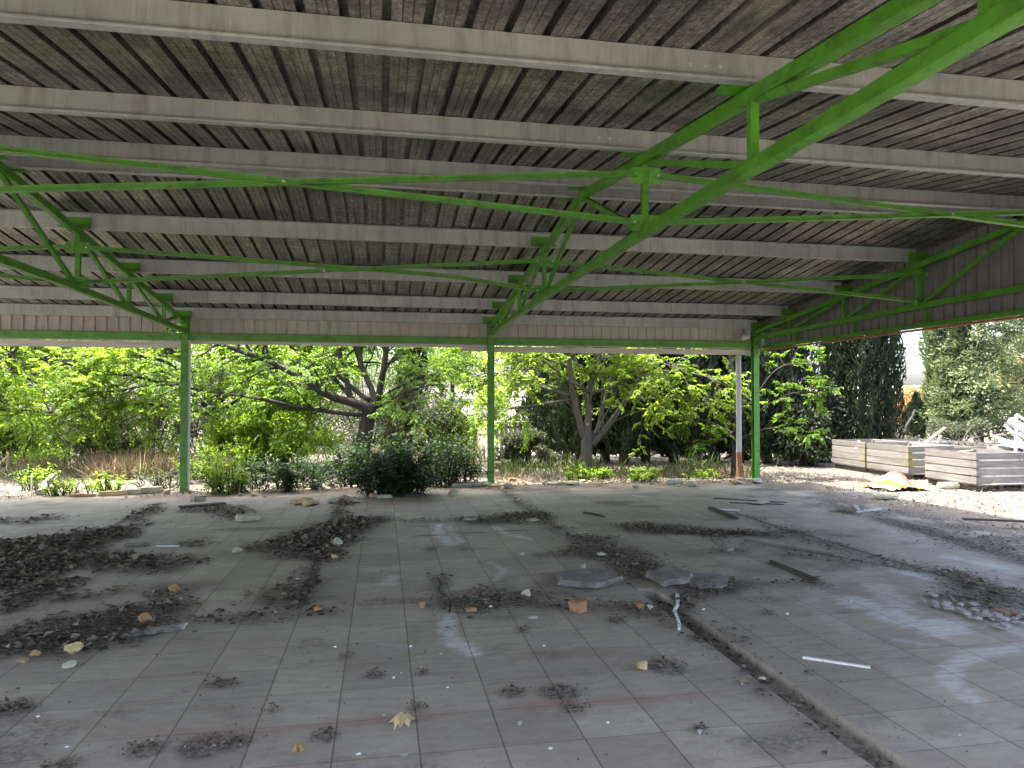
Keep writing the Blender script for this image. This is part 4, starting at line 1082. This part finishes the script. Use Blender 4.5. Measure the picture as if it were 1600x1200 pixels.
def bushy(label, base, w, h, mat, seed, n=5200, leaf=.11, name='bush', cat='bush', clumps=26, tone=.5, ratio=.5):
    r = np.random.default_rng(seed); t = thing(name, label, cat, base); base = np.asarray(base, float)
    a = r.uniform(0, 6.28, clumps); q = np.sqrt(r.random(clumps)); z = r.uniform(.08, .9, clumps)
    R_ = w * .5 * q * np.sqrt(np.clip(1.05 - z, .1, 1))
    cc = base + np.stack([np.cos(a) * R_, np.sin(a) * R_ * .8, z * h], 1)
    cr = r.uniform(.10, .22, clumps) * min(w, h) * 1.15
    i = r.integers(0, clumps, n); d = unit(r.normal(size=(n, 3)))
    C = cc[i] + d * (cr[i] * r.random(n) ** .38)[:, None] * [1.25, 1.25, .8]; C[:, 2] = np.maximum(C[:, 2], base[2] + .03)
    L = leaf * r.uniform(.6, 1.25, n); tn = np.clip(tone + r.normal(size=clumps) * .22, 0, 1)
    V, F_ = leaves(C, d * .6 + r.normal(size=(n, 3)) * .6 + [0, 0, -.15], [0, 0, 1.0] + r.normal(size=(n, 3)) * .6, L, L * ratio, .15)
    m = MB()
    for p, s in zip(cc, cr):
        b = base + [(p[0] - base[0]) * .25, (p[1] - base[1]) * .25, -.05]
        m.tube(smooth_line([b, b * .5 + p * .5 + [0, 0, .08 * h], p], 6, .02, r), [.022, .006], 5, False)
        for k in range(3): m.tube([p, p + unit(r.normal(size=3)) * s * 1.3], [.006, .002], 3, False)
    m.build('stems', M['bark_brown'], t)
    mesh_obj('foliage', V, F_, M[mat], t, var=np.repeat(np.clip(tn[i] + r.normal(size=n) * .14, 0, 1), 4))
    return t
def G(px, py): 
    p = gnd(px, py); p[2] = 0.0 if (p[1] < EAVE + .14 and p[0] < 7.8) else float(gz(p[0], p[1])); return p
shrub('dark glossy shrub at the slab edge spilling leaves onto the floor tiles', G(618, 772), 1.7, .72, 'leaf_glossy', 1, 75, .095, 15, lean=(0, -.12), tw=6)
shrub('dark glossy low shrub left of the tallest dark shrub', G(452, 762), 2.6, .58, 'leaf_glossy', 2, 60, .09, 14, tw=6)
shrub('tall upright dark shrub in front of the leaning trunk', G(585, 756), 1.9, .95, 'leaf_glossy', 3, 70, .095, 14, tw=6)
shrub('thinner dark shrub between the tall dark shrub and the middle post', G(690, 757), 2.0, .95, 'leaf_glossy', 4, 60, .09, 13, tw=6)
shrub('sparse arching bush just left of the middle post', at(715, 735, 16.5) * [1, 1, 0], 1.6, 1.45, 'leaf_mulberry_dark', 14, 18, .085, 12)
shrub('small bright green bush at the foot of the left post, on its right', G(352, 771), .95, .52, 'leaf_weed', 5, 36, .07, 14)
shrub('dull green low bush directly behind the left post', at(318, 745, 14.6) * [1, 1, 0], 1.5, .55, 'leaf_mulberry_dark', 6, 36, .07, 14)
bushy('sunny green undergrowth bush left of the leaning trunk', at(440, 735, 17.6) * [1, 1, 0], 3.2, 1.9, 'leaf_mulberry', 7, 9000, .095)
bushy('sunny green bush under the tree, next to the left post', at(370, 735, 18) * [1, 1, 0], 2.4, 1.5, 'leaf_mulberry', 8, 7000, .095)
WG = 'bright green weeds along the sunny floor edge'
for k, (x, y, w, h, lb) in enumerate(((905, 747, .75, .30, 'bright green weed clump at the foot of the grey trunk'), (945, 745, .5, .2, 'small green weed clump right of the grey trunk'), (1003, 752, .7, .26, 'bright green weed clump midway between grey trunk and downpipe'),
                                      (1100, 747, .85, .22, 'bright green weed clump left of the downpipe'), (112, 772, 1.1, .3, 'sunlit green weed clump at the slab edge in the left bay'), (170, 766, .8, .4, 'taller green weed clump right of the left bay weeds'),
                                      (250, 764, 1.2, .45, 'grey green weed clump left of the left post'), (60, 758, .9, .4, 'green weed clump by the left edge of the photo'))):
    shrub(lb, G(x, y), w, h, 'leaf_weed' if k != 6 else 'leaf_olive', 30 + k, 26, .07, 10, 'weed_plant', 'weed', ratio=.5, group=WG, tw=2)
# dusty bushes behind the left bay
for k, (x, zc_, w, h, m, lb) in enumerate(((75, 20.5, 3.6, 2.1, 'leaf_olive', 'grey green bush behind the weeds at far left'), (160, 18.2, 2.0, 1.75, 'leaf_olive', 'olive grey bush on a thin trunk in the left bay'),
                                           (235, 20.5, 3.4, 2.2, 'leaf_dusty', 'dark dusty bush left of the left post'), (20, 18.5, 2.4, 1.6, 'leaf_mulberry_dark', 'green bush at the left edge below the light green tree'),
                                           (690, 20.0, 1.6, 1.7, 'leaf_olive', 'thin pale bush far behind, left of the middle post'), (820, 18.5, 1.7, .95, 'leaf_olive', 'low grey bush in front of the wooden pallet'),
                                           (330, 22, 4.0, 2.8, 'leaf_dusty', 'dark dusty bush directly behind the left post'), (470, 23, 4.2, 2.6, 'leaf_dusty', 'dusty bush far behind the leaning trunk'),
   (470, 26, 5.5, 4.6, 'leaf_mulberry', 'tall light green bush far behind the spreading tree, to its left'), (575, 28, 4.5, 4.8, 'leaf_mulberry_dark', 'tall green bush far behind the spreading tree trunk'), (640, 30, 3.6, 3.6, 'leaf_olive', 'tall olive bush far behind the slim cypress'), (150, 27, 6, 3.6, 'leaf_olive', 'tall grey olive bush far behind the left bay'),
   (-20, 24, 5, 3.0, 'leaf_dusty', 'dark dusty bush at the left edge, far behind'), (110, 25, 5, 3.2, 'leaf_mulberry_dark', 'dark green bush far behind the olive grey bush'),
   (290, 27, 6, 3.4, 'leaf_mulberry_dark', 'dark green bush far behind the left post'), (420, 28, 6, 3.0, 'leaf_mulberry', 'light green bush far behind the sunny undergrowth'),
   (560, 26, 4.5, 2.2, 'leaf_olive', 'pale olive bush far behind the leaning trunk'), (770, 31, 2.6, 2.2, 'leaf_mulberry', 'light green bush on the pale slope behind the middle post'),
   (715, 24, 1.8, 1.3, 'leaf_mulberry', 'small light green bush on the pale slope left of the middle post'), (950, 24, 5, 2.0, 'leaf_dusty', 'dusty bush hidden behind the hedge row, nearest the grey trunk'), (1120, 24, 5, 2.0, 'leaf_dusty', 'dusty bush hidden behind the hedge row, nearest the downpipe'))):
    c = at(x, 700, zc_); c[2] = gz(c[0], c[1])
    bushy(lb, c, w, h, m, 60 + k, 6500, .10)

# ------------------------------------------------------------------ cypresses and conifers
def cypress_parts(h, w, seed, n, mat, leaf=.17, bottom=.08, loose=0.0, power=.75):
    r = np.random.default_rng(seed)
    t = r.random(n) ** .9; a = r.uniform(0, 2 * math.pi, n)
    prof = np.clip(np.sin(np.clip(t * .9 + .12, 0, 1) * math.pi) ** power, 0, 1) * (1 - .25 * t)
    lob = 1 + .22 * np.sin(a * 3 + t * 9 + seed) + .18 * np.sin(a * 5 - t * 17) + .45 * fbm(a * 2.2 + seed * 3, t * h * 2.3, seed, 3)
    rad = w / 2 * prof * lob * (.45 + .58 * r.random(n) ** .55)
    C = np.stack([np.cos(a) * rad, np.sin(a) * rad, h * (bottom + (1 - bottom) * t) - .1], 1)
    out = np.stack([np.cos(a), np.sin(a), np.zeros(n)], 1)
    D = out * (.45 + loose) + np.array([0, 0, 1.0 - loose]) + r.normal(size=(n, 3)) * .28
    N = out + r.normal(size=(n, 3)) * .5
    L = leaf * r.uniform(.6, 1.3, n)
    V, F_ = leaves(C, D, N, L, L * .42, .2)
    clump = np.clip(.42 + 1.5 * fbm(a * 3 + seed, t * h * 3, seed + 9, 3) + r.normal(size=n) * .12, 0, 1)
    return V, F_, np.repeat(clump, 4)
def cypress(label, base, h, w, seed, n=6500, mat='leaf_cypress', group=None, leaf=.17, loose=0.0, bottom=.08, name='cypress_tree', power=.75):
    t = thing(name, label, 'cypress', base, 0, group); base = np.asarray(base, float)
    V, F_, v = cypress_parts(h, w, seed, n, mat, leaf, bottom, loose, power)
    mesh_obj('crown', V + base, F_, M[mat], t, var=v)
    r = np.random.default_rng(seed)
    m = MB()
    m.tube(smooth_line([base + [0, 0, -.1], base + [.04, .02, h * .4], base + [0, 0, h * .93]], 8, .015, r), [.10 * w, .012], 8)
    for k in range(14):
        a = r.uniform(0, 6.28); z = h * r.uniform(.06, .7); q = np.array([math.cos(a), math.sin(a), 0]) * w * .3
        m.tube([base + [0, 0, z], base + q * .6 + [0, 0, z + .25], base + q + [0, 0, z + .7]], [.02, .012, .005], 4, False)
    m.build('trunk', M['bark_brown'], t, smooth=True)
    return t
def base_at(x, zc_):
    c = at(x, 700, zc_); c[2] = gz(c[0], c[1]); return c
HG = 'cypresses standing in the dark hedge row'
proto = [cypress('dark cypress in the tight hedge row behind the grey trunk', base_at(850, 19.6), 6.2, 1.5, 11, 9000, group=HG, bottom=.05),
         cypress('dark cypress in the tight hedge row behind the grey trunk', base_at(900, 19.6), 5.8, 1.45, 12, 9000, group=HG, bottom=.07)]
k = 0
for x in np.arange(905, 1265, 36):
    p = proto[k % 2]
    o = p if k < 2 else copy_tree(p)
    zz = 19.2 + .5 * math.sin(k * 2.3)
    o.location = tuple(float(v) for v in base_at(x + 5 * math.sin(k * 1.7), zz)); o.rotation_euler = (0, 0, k * 1.37)
    o.scale = (1, 1, .93 + .1 * ((k * 37) % 5) / 5)
    k += 1
for k, (x, zc_, h, w) in enumerate(((850, 21.5, 2.6, 1.7), (885, 20.5, 3.3, 1.5))):
    cypress(('low dark cypress at the left end of the hedge row', 'medium dark cypress second from the left end of the hedge row')[k], base_at(x, zc_), h, w, 20 + k, 5000, leaf=.15)
TG = ['leftmost of the three tall dark cypresses behind the bins', 'middle one of the three tall dark cypresses behind the bins', 'rightmost tall dark cypress, its edge against white sky']
for k, (x, w, zc_) in enumerate(((1308, .95, 20.0), (1345, 1.1, 19.6), (1384, .85, 19.8))):
    cypress(TG[k], base_at(x, zc_), 6.6 + .3 * k, w, 31 + k, 11000, leaf=.13, bottom=.03, power=.45)
cypress('slim dark cypress directly behind the leaning trunk, on its right', base_at(642, 23), 5.2, 1.0, 41, 5000, 'leaf_cypress', leaf=.16, power=.5)
cypress('grey green bushy cypress low behind the shrubs by the leaning trunk', base_at(632, 20.5), 2.3, 1.6, 42, 5000, 'leaf_dusty', leaf=.14)
# looser pale conifers at the right
def conifer(label, base, h, w, seed, nb=70, mat='leaf_conifer', name='conifer_tree'):
    t = thing(name, label, 'conifer', base, 0); base = np.asarray(base, float); r = np.random.default_rng(seed)
    m = MB(); m.tube(smooth_line([base + [0, 0, -.1], base + [.1, 0, h * .5], base + [0, 0, h]], 10, .03, r), [.16, .02], 8)
    C, D, N, L, v = [], [], [], [], []
    for k in range(nb):
        z = h * (.04 + .94 * (k + r.random()) / nb); a = k * 2.4 + r.normal() * .4
        R_ = w / 2 * (1 - (z / h) ** 1.6 * .75) * r.uniform(.6, 1.15)
        o = np.array([math.cos(a), math.sin(a), 0]); p0 = base + [0, 0, z]
        q = smooth_line([p0, p0 + o * R_ * .5 + [0, 0, .12 * R_], p0 + o * R_ + [0, 0, -.05 * R_]], 7, .03, r)
        m.tube(q, np.linspace(.035, .006, 7), 4, False)
        n = int(100 + 100 * R_); f = r.random(n) ** .55 * 6; i = np.clip(f.astype(int), 0, 5)
        c = q[i] + (q[i + 1] - q[i]) * (f - i)[:, None] + r.normal(size=(n, 3)) * [.20, .20, .13] * (.5 + .5 * R_ / w * 2)
        C.append(c); D.append(o * .6 + r.normal(size=(n, 3)) * .6 + [0, 0, .15]); N.append(np.array([0, 0, 1.0]) + r.normal(size=(n, 3)) * .6)
        L.append(r.uniform(.08, .19, n)); v.append(np.clip(.5 + r.normal() * .22 + r.normal(size=n) * .15, 0, 1))
    C, D, N, L, v = (np.concatenate(x) for x in (C, D, N, L, v))
    V, F_ = leaves(C, D, N, L, L * .4, .15)
    m.build('trunk', M['bark_brown'], t, smooth=True); mesh_obj('crown', V, F_, M[mat], t, var=np.repeat(v, 4))
    return t
cypress('pale dense columnar conifer right of the white sky gap', base_at(1480, 25), 7.5, 1.45, 51, 9000, 'leaf_conifer', leaf=.2, loose=.2, power=.5, name='conifer_tree')
conifer('pale loose conifer with layered boughs behind the nearest bins', base_at(1530, 24), 7.6, 3.4, 52, 85)
conifer('pale loose conifer at the right edge of the photo', base_at(1612, 26), 8.4, 4.0, 53, 90)
cypress('low dark cypress stump bush right of the white sky gap', base_at(1432, 24.5), 1.9, .7, 54, 2500, 'leaf_cypress', leaf=.14)
bushy('orange autumn bush glimpsed between tall cypresses and pale conifers', base_at(1424, 33), 3.2, 1.7, 'leaf_autumn', 55, 5000, .15)
bushy('orange autumn bush behind the scrap at the right edge', base_at(1595, 31), 3.2, 3.2, 'leaf_autumn', 56, 4000, .15)
bushy('low grey green bush behind the nearest bin', base_at(1490, 22.5), 3.6, 1.2, 'leaf_olive', 57, 5000, .11)
for k, (x, zc_, w, h, m, lb) in enumerate(((1262, 18.3, 1.5, 1.5, 'leaf_cypress', 'low dark evergreen bush right of the right post'), (1290, 19.6, 1.6, 2.1, 'leaf_cypress', 'dark evergreen bush at the foot of the leftmost tall cypress'),
        (1000, 20.9, 3.4, .95, 'leaf_cypress', 'low dark evergreen scrub at the foot of the hedge, middle of the right bay'), (1110, 20.9, 3.2, 1.0, 'leaf_cypress', 'low dark evergreen scrub at the foot of the hedge behind the downpipe'), (1210, 20.9, 2.6, 1.1, 'leaf_cypress', 'low dark evergreen scrub at the right end of the hedge'))):
    bushy(lb, base_at(x, zc_), w, h, m, 160 + k, 4500, .12)
# far trees
def far_tree(label, base, h, w, seed, mat, n=4500):
    t = thing('distant_tree', label, 'tree', base, 0, 'trees in the far distance'); base = np.asarray(base, float); r = np.random.default_rng(seed)
    k = 16; cc = base + np.stack([r.normal(size=k) * w * .24, r.normal(size=k) * w * .24, h * r.uniform(.32, .88, k)], 1)
    i = r.integers(0, k, n); d = rdir(n)
    C = cc[i] + d * (w * .2 * r.random((n, 1)) ** .4) * [1, 1, .8]
    L = r.uniform(.16, .34, n); V, F_ = leaves(C, d + r.normal(size=(n, 3)) * .6, rdir(n), L, L * .5)
    mesh_obj('crown', V, F_, M[mat], t, var=np.repeat(np.clip(.5 + r.normal(size=n) * .2, 0, 1), 4))
    MB().tube(smooth_line([base - [0, 0, .2], base + [.1, 0, h * .3], base + [0, 0, h * .7]], 6, .05, r), [.2, .06], 7).build('trunk', M['bark_brown'], t)
for k, (x, zc_, h, w, m, lb) in enumerate(((125, 36, 6.2, 4.5, 'leaf_dusty', 'distant grey tree showing through the top of the left bay'), (250, 40, 6.5, 6, 'leaf_olive', 'distant olive tree behind the yellow green tree'),
                                           (20, 34, 5.5, 5, 'leaf_olive', 'distant olive tree behind the tree at the left edge'), (420, 38, 6.5, 6.5, 'leaf_mulberry', 'distant green tree behind the leaning trunk'),
                                           (520, 44, 6.5, 6, 'leaf_olive', 'distant olive tree left of the slim cypress'), (705, 48, 5.0, 5, 'leaf_mulberry', 'distant green tree beside the middle post'),
                                           (830, 45, 5.5, 5, 'leaf_olive', 'distant olive tree right of the middle post'))):
    far_tree(lb, base_at(x, zc_), h, w, 70 + k, m)

# ------------------------------------------------------------------ grass and ground litter
def blades(name, label, boxes, mat, seed, h0, h1, cat='grass'):
    r = np.random.default_rng(seed); Cs = []
    for (x0, x1, z0, z1, n) in boxes:
        px_ = r.uniform(x0, x1, n); zc_ = z0 + (z1 - z0) * r.random(n)
        Cs.append(np.array([at(a, 700, b)[:2] for a, b in zip(px_, zc_)]))
    Q = np.concatenate(Cs); Q = Q[fbm(Q[:, 0] * 1.1, Q[:, 1] * 1.1, seed, 3) > -.06]; n = len(Q)
    Q = Q[(Q[:, 1] > EAVE + .3) | (Q[:, 0] > 8.3)]; n = len(Q)
    C = np.stack([Q[:, 0], Q[:, 1], gz(Q[:, 0], Q[:, 1]) - .01], 1)
    H = r.uniform(h0, h1, n) * (.6 + .8 * np.clip(noise(Q[:, 0] * .8, Q[:, 1] * .8, 3), 0, 1)); D = np.array([0, 0, 1.0]) + r.normal(size=(n, 3)) * .5
    V, F_ = leaves(C, D, rdir(n), H, .006 + .008 * r.random(n), .2)
    tag(mesh_obj(name, V, F_, M[mat], var=np.repeat(r.random(n), 4)), label, cat, kind='stuff')
blades('dry_grass', 'tall dry straw coloured grass beyond the floor edge', [(140, 300, 15.2, 18, 4200), (290, 360, 15.2, 19, 1100), (-60, 140, 15.5, 19, 800), (600, 760, 18, 34, 1500), (540, 620, 17.5, 20, 400), (1400, 1480, 22, 40, 600)], 'dry_grass', 1, .15, .6)
blades('dry_grass', 'short dry grass under the trees in the right bay', [(775, 1180, 14.6, 17.5, 2600)], 'dry_grass', 6, .07, .26)
blades('green_grass', 'sparse green grass between the trees beyond the floor', [(-60, 350, 15, 20, 1800), (400, 760, 17, 24, 1800), (780, 1180, 15.3, 17.5, 1600), (540, 620, 18, 20, 500)], 'green_grass', 2, .15, .5)
def ground_litter():
    r = np.random.default_rng(3); n = 15000
    Q = np.concatenate([np.stack([r.uniform(-12, 9, n), EAVE + .15 + 3.2 * r.random(n) ** 1.6], 1), np.stack([r.uniform(7.9, 16, n), r.uniform(6.5, 17, n)], 1)])
    Q = Q[fbm(Q[:, 0] * 1.3, Q[:, 1] * 1.3, 8, 4) > -.10]
    Q = Q[((Q[:, 0] < 7.9) | (r.random(len(Q)) < .5))]; n = len(Q)
    C = np.stack([Q[:, 0], Q[:, 1], gz(Q[:, 0], Q[:, 1]) + .006 + .02 * r.random(n)], 1)
    D = rdir(n); D[:, 2] = np.abs(D[:, 2]) * .3; L = r.uniform(.02, .075, n) 
    k = 3200                                        # some has blown in over the slab edge
    E = np.stack([r.uniform(-10, 7.6, k), EAVE + .12 - .9 * r.random(k) ** 2.2], 1); E = E[fbm(E[:, 0] * 1.6, E[:, 1] * 1.6, 14, 4) > -.08]; k = len(E)
    C = np.concatenate([C, np.stack([E[:, 0], E[:, 1], .014 + .02 * r.random(k)], 1)]); d = rdir(k); d[:, 2] = np.abs(d[:, 2]) * .2; D = np.concatenate([D, d]); L = np.concatenate([L, r.uniform(.02, .08, k)]); n += k
    V, F_ = leaves(C, D, np.array([0, 0, 1.0]) + r.normal(size=(n, 3)) * .4, L, L * r.uniform(.3, .8, n), .2)
    tag(mesh_obj('ground_litter', V, F_, M['litter_pale'], var=np.repeat(r.beta(1.2, 1.6, n), 4)), 'dry leaves and chips strewn on the sunlit earth', 'leaf litter', kind='stuff')
ground_litter()

# ------------------------------------------------------------------ wooden bins, scrap and cloth by the right side
def bin_box(label, x, y, mat='weathered_wood', lx=1.15, ly=1.27, h=.60, rz=0.0, seed=0, group='weathered wooden fruit bins'):
    r = np.random.default_rng(seed); z0 = float(gz(x, y)) + .02
    t = thing('wooden_bin', label, 'wooden bin', (x, y, z0), 0, group); o = np.array([x, y, z0])
    def side(name, horizontal_axis, fixed, ln):
        m = MB(); bh = h / 4
        for k in range(4):
            zc_ = .11 + bh * (k + .5); g = r.uniform(.016, .034)
            d = (ln - (.052 if horizontal_axis == 0 else 0), .022, bh - g) if horizontal_axis == 0 else (.022, ln, bh - g)
            c = (0, fixed, zc_) if horizontal_axis == 0 else (fixed, 0, zc_)
            b = MB().box(c, d); V = np.concatenate(b.v) + r.normal(size=(8, 3)) * .003
            m.add(V + o, b.f, r.random())
        return m.build(name, M[mat], t)
    side('board_side', 0, -ly / 2 + .011, lx); side('board_side', 0, ly / 2 - .011, lx)
    side('board_side', 1, -lx / 2 + .011, ly); side('board_side', 1, lx / 2 - .011, ly)
    for sx in (-1, 1):
        for sy in (-1, 1):
            MB().box(o + [sx * (lx / 2 - .055), sy * (ly / 2 - .055), .11 + h / 2 - .02], (.06, .06, h - .03)).build('corner_post', M[mat], t)
    m = MB()
    for k in range(8): m.box(o + [0, -ly / 2 + ly * (k + .5) / 8, .095], (lx - .05, ly / 8 - .01, .02), 0, r.random())
    m.build('bottom_boards', M[mat], t)
    for sx in (-.42, 0, .42): MB().box(o + [sx * lx, 0, .04], (.09, ly - .06, .08)).build('skid', M['dark_wood'], t)
    t.rotation_euler = (0, 0, rz)
    return t
BX = 11.45
bin_box('weathered wooden bin nearest the camera, beside the dry twig tuft', BX + .02, 12.12, 'weathered_wood', seed=1)
bin_box('wooden bin with yellow lichen, middle of the row behind the yellow cloth', BX + .15, 14.05, 'weathered_wood_lichen', seed=2, rz=.03)
bin_box('wooden bin with lichen streaks at the far left end of the row', BX + .25, 15.5, 'weathered_wood_lichen', seed=3, rz=-.02)
bin_box('wooden bin standing second in, behind the nearest bin', BX + 1.45, 13.75, 'weathered_wood', seed=4, rz=.04)
bin_box('wooden bin half hidden at the right edge under the white metal scrap', BX + 1.6, 12.25, 'weathered_wood', seed=5, rz=-.03)
bin_box('wooden bin in the back row beside the long upright plank', BX + 1.6, 15.4, 'weathered_wood', seed=6, rz=.05)
def P3(px, py, zc_): return at(px, py, zc_)
def plank(label, a, b, w, t_, mat='fresh_wood', name='plank', cat='plank'):
    m = MB().bar(a, b, w, t_); return tag(m.build(name, M[mat], None, (a + b) / 2), label, cat)
plank('long pale plank sticking up out of the wooden bins', P3(1436, 700, 17.0), P3(1477, 668, 17.0), .12, .03)
plank('short pale plank end sticking up beside the long plank', P3(1463, 700, 16.6), P3(1470, 680, 16.6), .11, .03)
plank('short board leaning out of the far left bin', P3(1337, 702, 17.3), P3(1343, 688, 17.3), .14, .03, 'fresh_wood')
plank('grey plank lying across the back bins', P3(1445, 700, 16), P3(1570, 702, 16), .12, .03, 'weathered_wood')
plank('loose pale plank lying on the nearest bin rim', P3(1500, 706, 14.2), P3(1530, 703, 15), .10, .025, 'fresh_wood')
m = MB().tube(smooth_line([P3(1407, 700, 21), P3(1416, 670, 21), P3(1430, 640, 21)], 6, .02), [.05, .03], 7)
tag(m.build('leaning_pole', M['dark_wood'], None, P3(1407, 700, 21)), 'dark pole leaning right beside the rightmost tall cypress', 'pole')
# brushwood heaped on the back bins
m = MB(); rb = np.random.default_rng(3)
for k in range(45):
    c = P3(rb.uniform(1485, 1560), rb.uniform(693, 702), 15.6 + rb.random()); d = unit(rb.normal(size=3) * [1, .6, .22]) * rb.uniform(.2, .6)
    m.tube(smooth_line([c - d, c + [0, 0, .05], c + d], 5, .02, rb), [.012, .004], 4, False)
tag(m.build('brushwood', M['bark_grey'], None, P3(1520, 700, 16)), 'heap of dry brushwood on top of the back bins', 'brushwood')
# white metal scrap
def tubeobj(name, mat, label, cat, pts, r, n=14, sq=None):
    m = MB()
    if sq:
        for a, b in zip(pts[:-1], pts[1:]): m.bar(a, b, sq, sq)
    else: m.tube(pts, r, n)
    return tag(m.build(name, M[mat], None, pts[0]), label, cat)
tubeobj('metal_pipe', 'zinc', 'large grey metal pipe slanting down out of the scrap heap', 'pipe', [P3(1577, 658, 15), P3(1640, 694, 14.4)], .10)
tubeobj('bent_tubing', 'white_metal', 'white square tubing bent over the nearest bin', 'tubing', [P3(1587, 708, 13.6), P3(1588, 648, 13.6), P3(1660, 690, 13.4)], 0, sq=.05)
tubeobj('metal_profile', 'white_metal', 'white metal profile pointing left from the scrap heap', 'metal profile', [P3(1548, 680, 14.4), P3(1600, 698, 13.9)], 0, sq=.045)
tubeobj('metal_profile', 'white_metal', 'thin white metal profile below the large grey pipe', 'metal profile', [P3(1570, 664, 14.6), P3(1596, 690, 14.2)], 0, sq=.04)
tubeobj('metal_profile', 'white_metal', 'short level white metal profile low in the scrap heap', 'metal profile', [P3(1560, 690, 14.5), P3(1610, 692, 14.1)], 0, sq=.04)
tubeobj('metal_profile', 'white_metal', 'white metal profile at the right edge behind the bent square tubing', 'metal profile', [P3(1592, 677, 14.4), P3(1625, 700, 14.1)], 0, sq=.05)
lump('scrap_sheet', 1585, 740, (.5, .4, .12), 'white_metal', 'crumpled white sheet lying low at the foot of the scrap', 'scrap sheet', seed=9)
bpy.data.objects['scrap_sheet'].location = tuple(P3(1580, 703, 14.2))
# striped cloth thrown on the ground
c = G(1398, 757); n = 46; m_ = 26
uu, vv = np.meshgrid(np.linspace(-1, 1, n), np.linspace(-1, 1, m_))
hz_ = np.exp(-((uu + .05) / .55) ** 2 - ((vv) / .7) ** 2) * .30 * (1 + 1.1 * fbm(uu * 2.2 + 5, vv * 2.2, 5, 3)) + .06 * np.abs(fbm(uu * 5, vv * 4, 6, 3)) + .03 * np.abs(np.sin(uu * 9 + vv * 4))
Xc = uu * .72 * (1 - .25 * np.abs(vv)) + .12 * fbm(vv * 2, uu * 2, 9, 2); Yc = vv * .5 + .22 * fbm(uu * 1.7, vv, 12, 2)
Vc = np.stack([Xc.ravel() * .72, Yc.ravel() * .8, (hz_ + .015).ravel()], 1)
ii = (np.arange(m_ - 1)[:, None] * n + np.arange(n - 1)[None]).ravel()
tc = NT('striped_cloth')
stp = tc.math('ADD', tc.attr('var'), tc.math('MULTIPLY', tc.noise(2, 2), .10))
cc = tc.ramp(stp, [(0, (.40, .36, .28)), (.16, (.52, .28, .02)), (.36, (.42, .39, .33)), (.47, (.09, .06, .04)), (.58, (.55, .30, .02)), (.82, (.40, .37, .3)), (.9, (.52, .28, .02))])
for lnk in cc.node.color_ramp.elements: pass
cc.node.color_ramp.interpolation = 'CONSTANT'
tc.col(cc).set(Roughness=.85); M['cloth'] = tc.m
o = mesh_obj('striped_cloth', Vc + c, np.stack([ii, ii + 1, ii + n + 1, ii + n], 1), M['cloth'], None, c, True, var=((uu + .35 * vv) * .5 + .55).ravel().clip(0, 1))
mo = o.modifiers.new('thick', 'SOLIDIFY'); mo.thickness = .006
tag(o, 'crumpled yellow and brown striped cloth lying in front of the bins', 'cloth')
# dry twig tuft by the nearest bin, fallen branch at left, stake
m = MB(); c = G(1535, 760)
for k in range(90):
    d = unit(rb.normal(size=3) * [1, 1, .7] + [0, 0, .55]) * rb.uniform(.15, .48)
    m.tube(smooth_line([c, c + d * .5 + rb.normal(size=3) * .03, c + d], 4, .01, rb), [.005, .002], 3, False)
tag(m.build('dry_bush', M['twig_pale'], None, c), 'leafless bleached twig tuft at the corner of the nearest bin', 'dry bush')
m = MB(); a = G(58, 774); b = G(82, 762)
m.tube(smooth_line([a + [0, 0, .05], (a + b) / 2 + [0, 0, .16], b + [0, 0, .30]], 6, .02, rb), [.05, .03], 7)
tag(m.build('fallen_branch', M['twig_pale'], None, a), 'grey fallen branch by the floor edge at far left', 'branch')
m = MB(); c = G(49, 770); m.tube([c, c + [0, 0, .42]], .012, 6); tag(m.build('marker_stake', M['white_paint'], None, c), 'thin white stake upright in the weeds at far left', 'stake')
m = MB(); c = at(333, 735, 17.2); c[2] = gz(c[0], c[1]); m.tube([c + [0, 0, .1], at(346, 697, 16.6), at(331, 655, 16.4)][0:2], [.05, .05], 7)
tag(m.build('leaning_pole', M['dark_wood'], None, c), 'short dark pole leaning in the grass right of the left post', 'pole')
# slatted pallet behind the middle post
c = base_at(798, 21.0); t = thing('wooden_pallet', 'weathered slatted wooden pallet crate behind the middle post', 'pallet', c, 0)
m = MB()
for k in range(9): m.box(c + [-.55 + k * .138, 0, .55], (.085, .022, .95), 0, rb.random())
m.build('slats', M['weathered_wood'], t)
MB().box(c + [0, .35, 1.06], (1.4, .9, .03)).build('lid', M['weathered_wood'], t)
for z in (.18, .92): MB().box(c + [0, .04, z], (1.2, .05, .08)).build('rail', M['dark_wood'], t)
for sx in (-.55, .55): MB().box(c + [sx, .65, .5], (.07, .07, 1.05)).build('leg', M['dark_wood'], t)
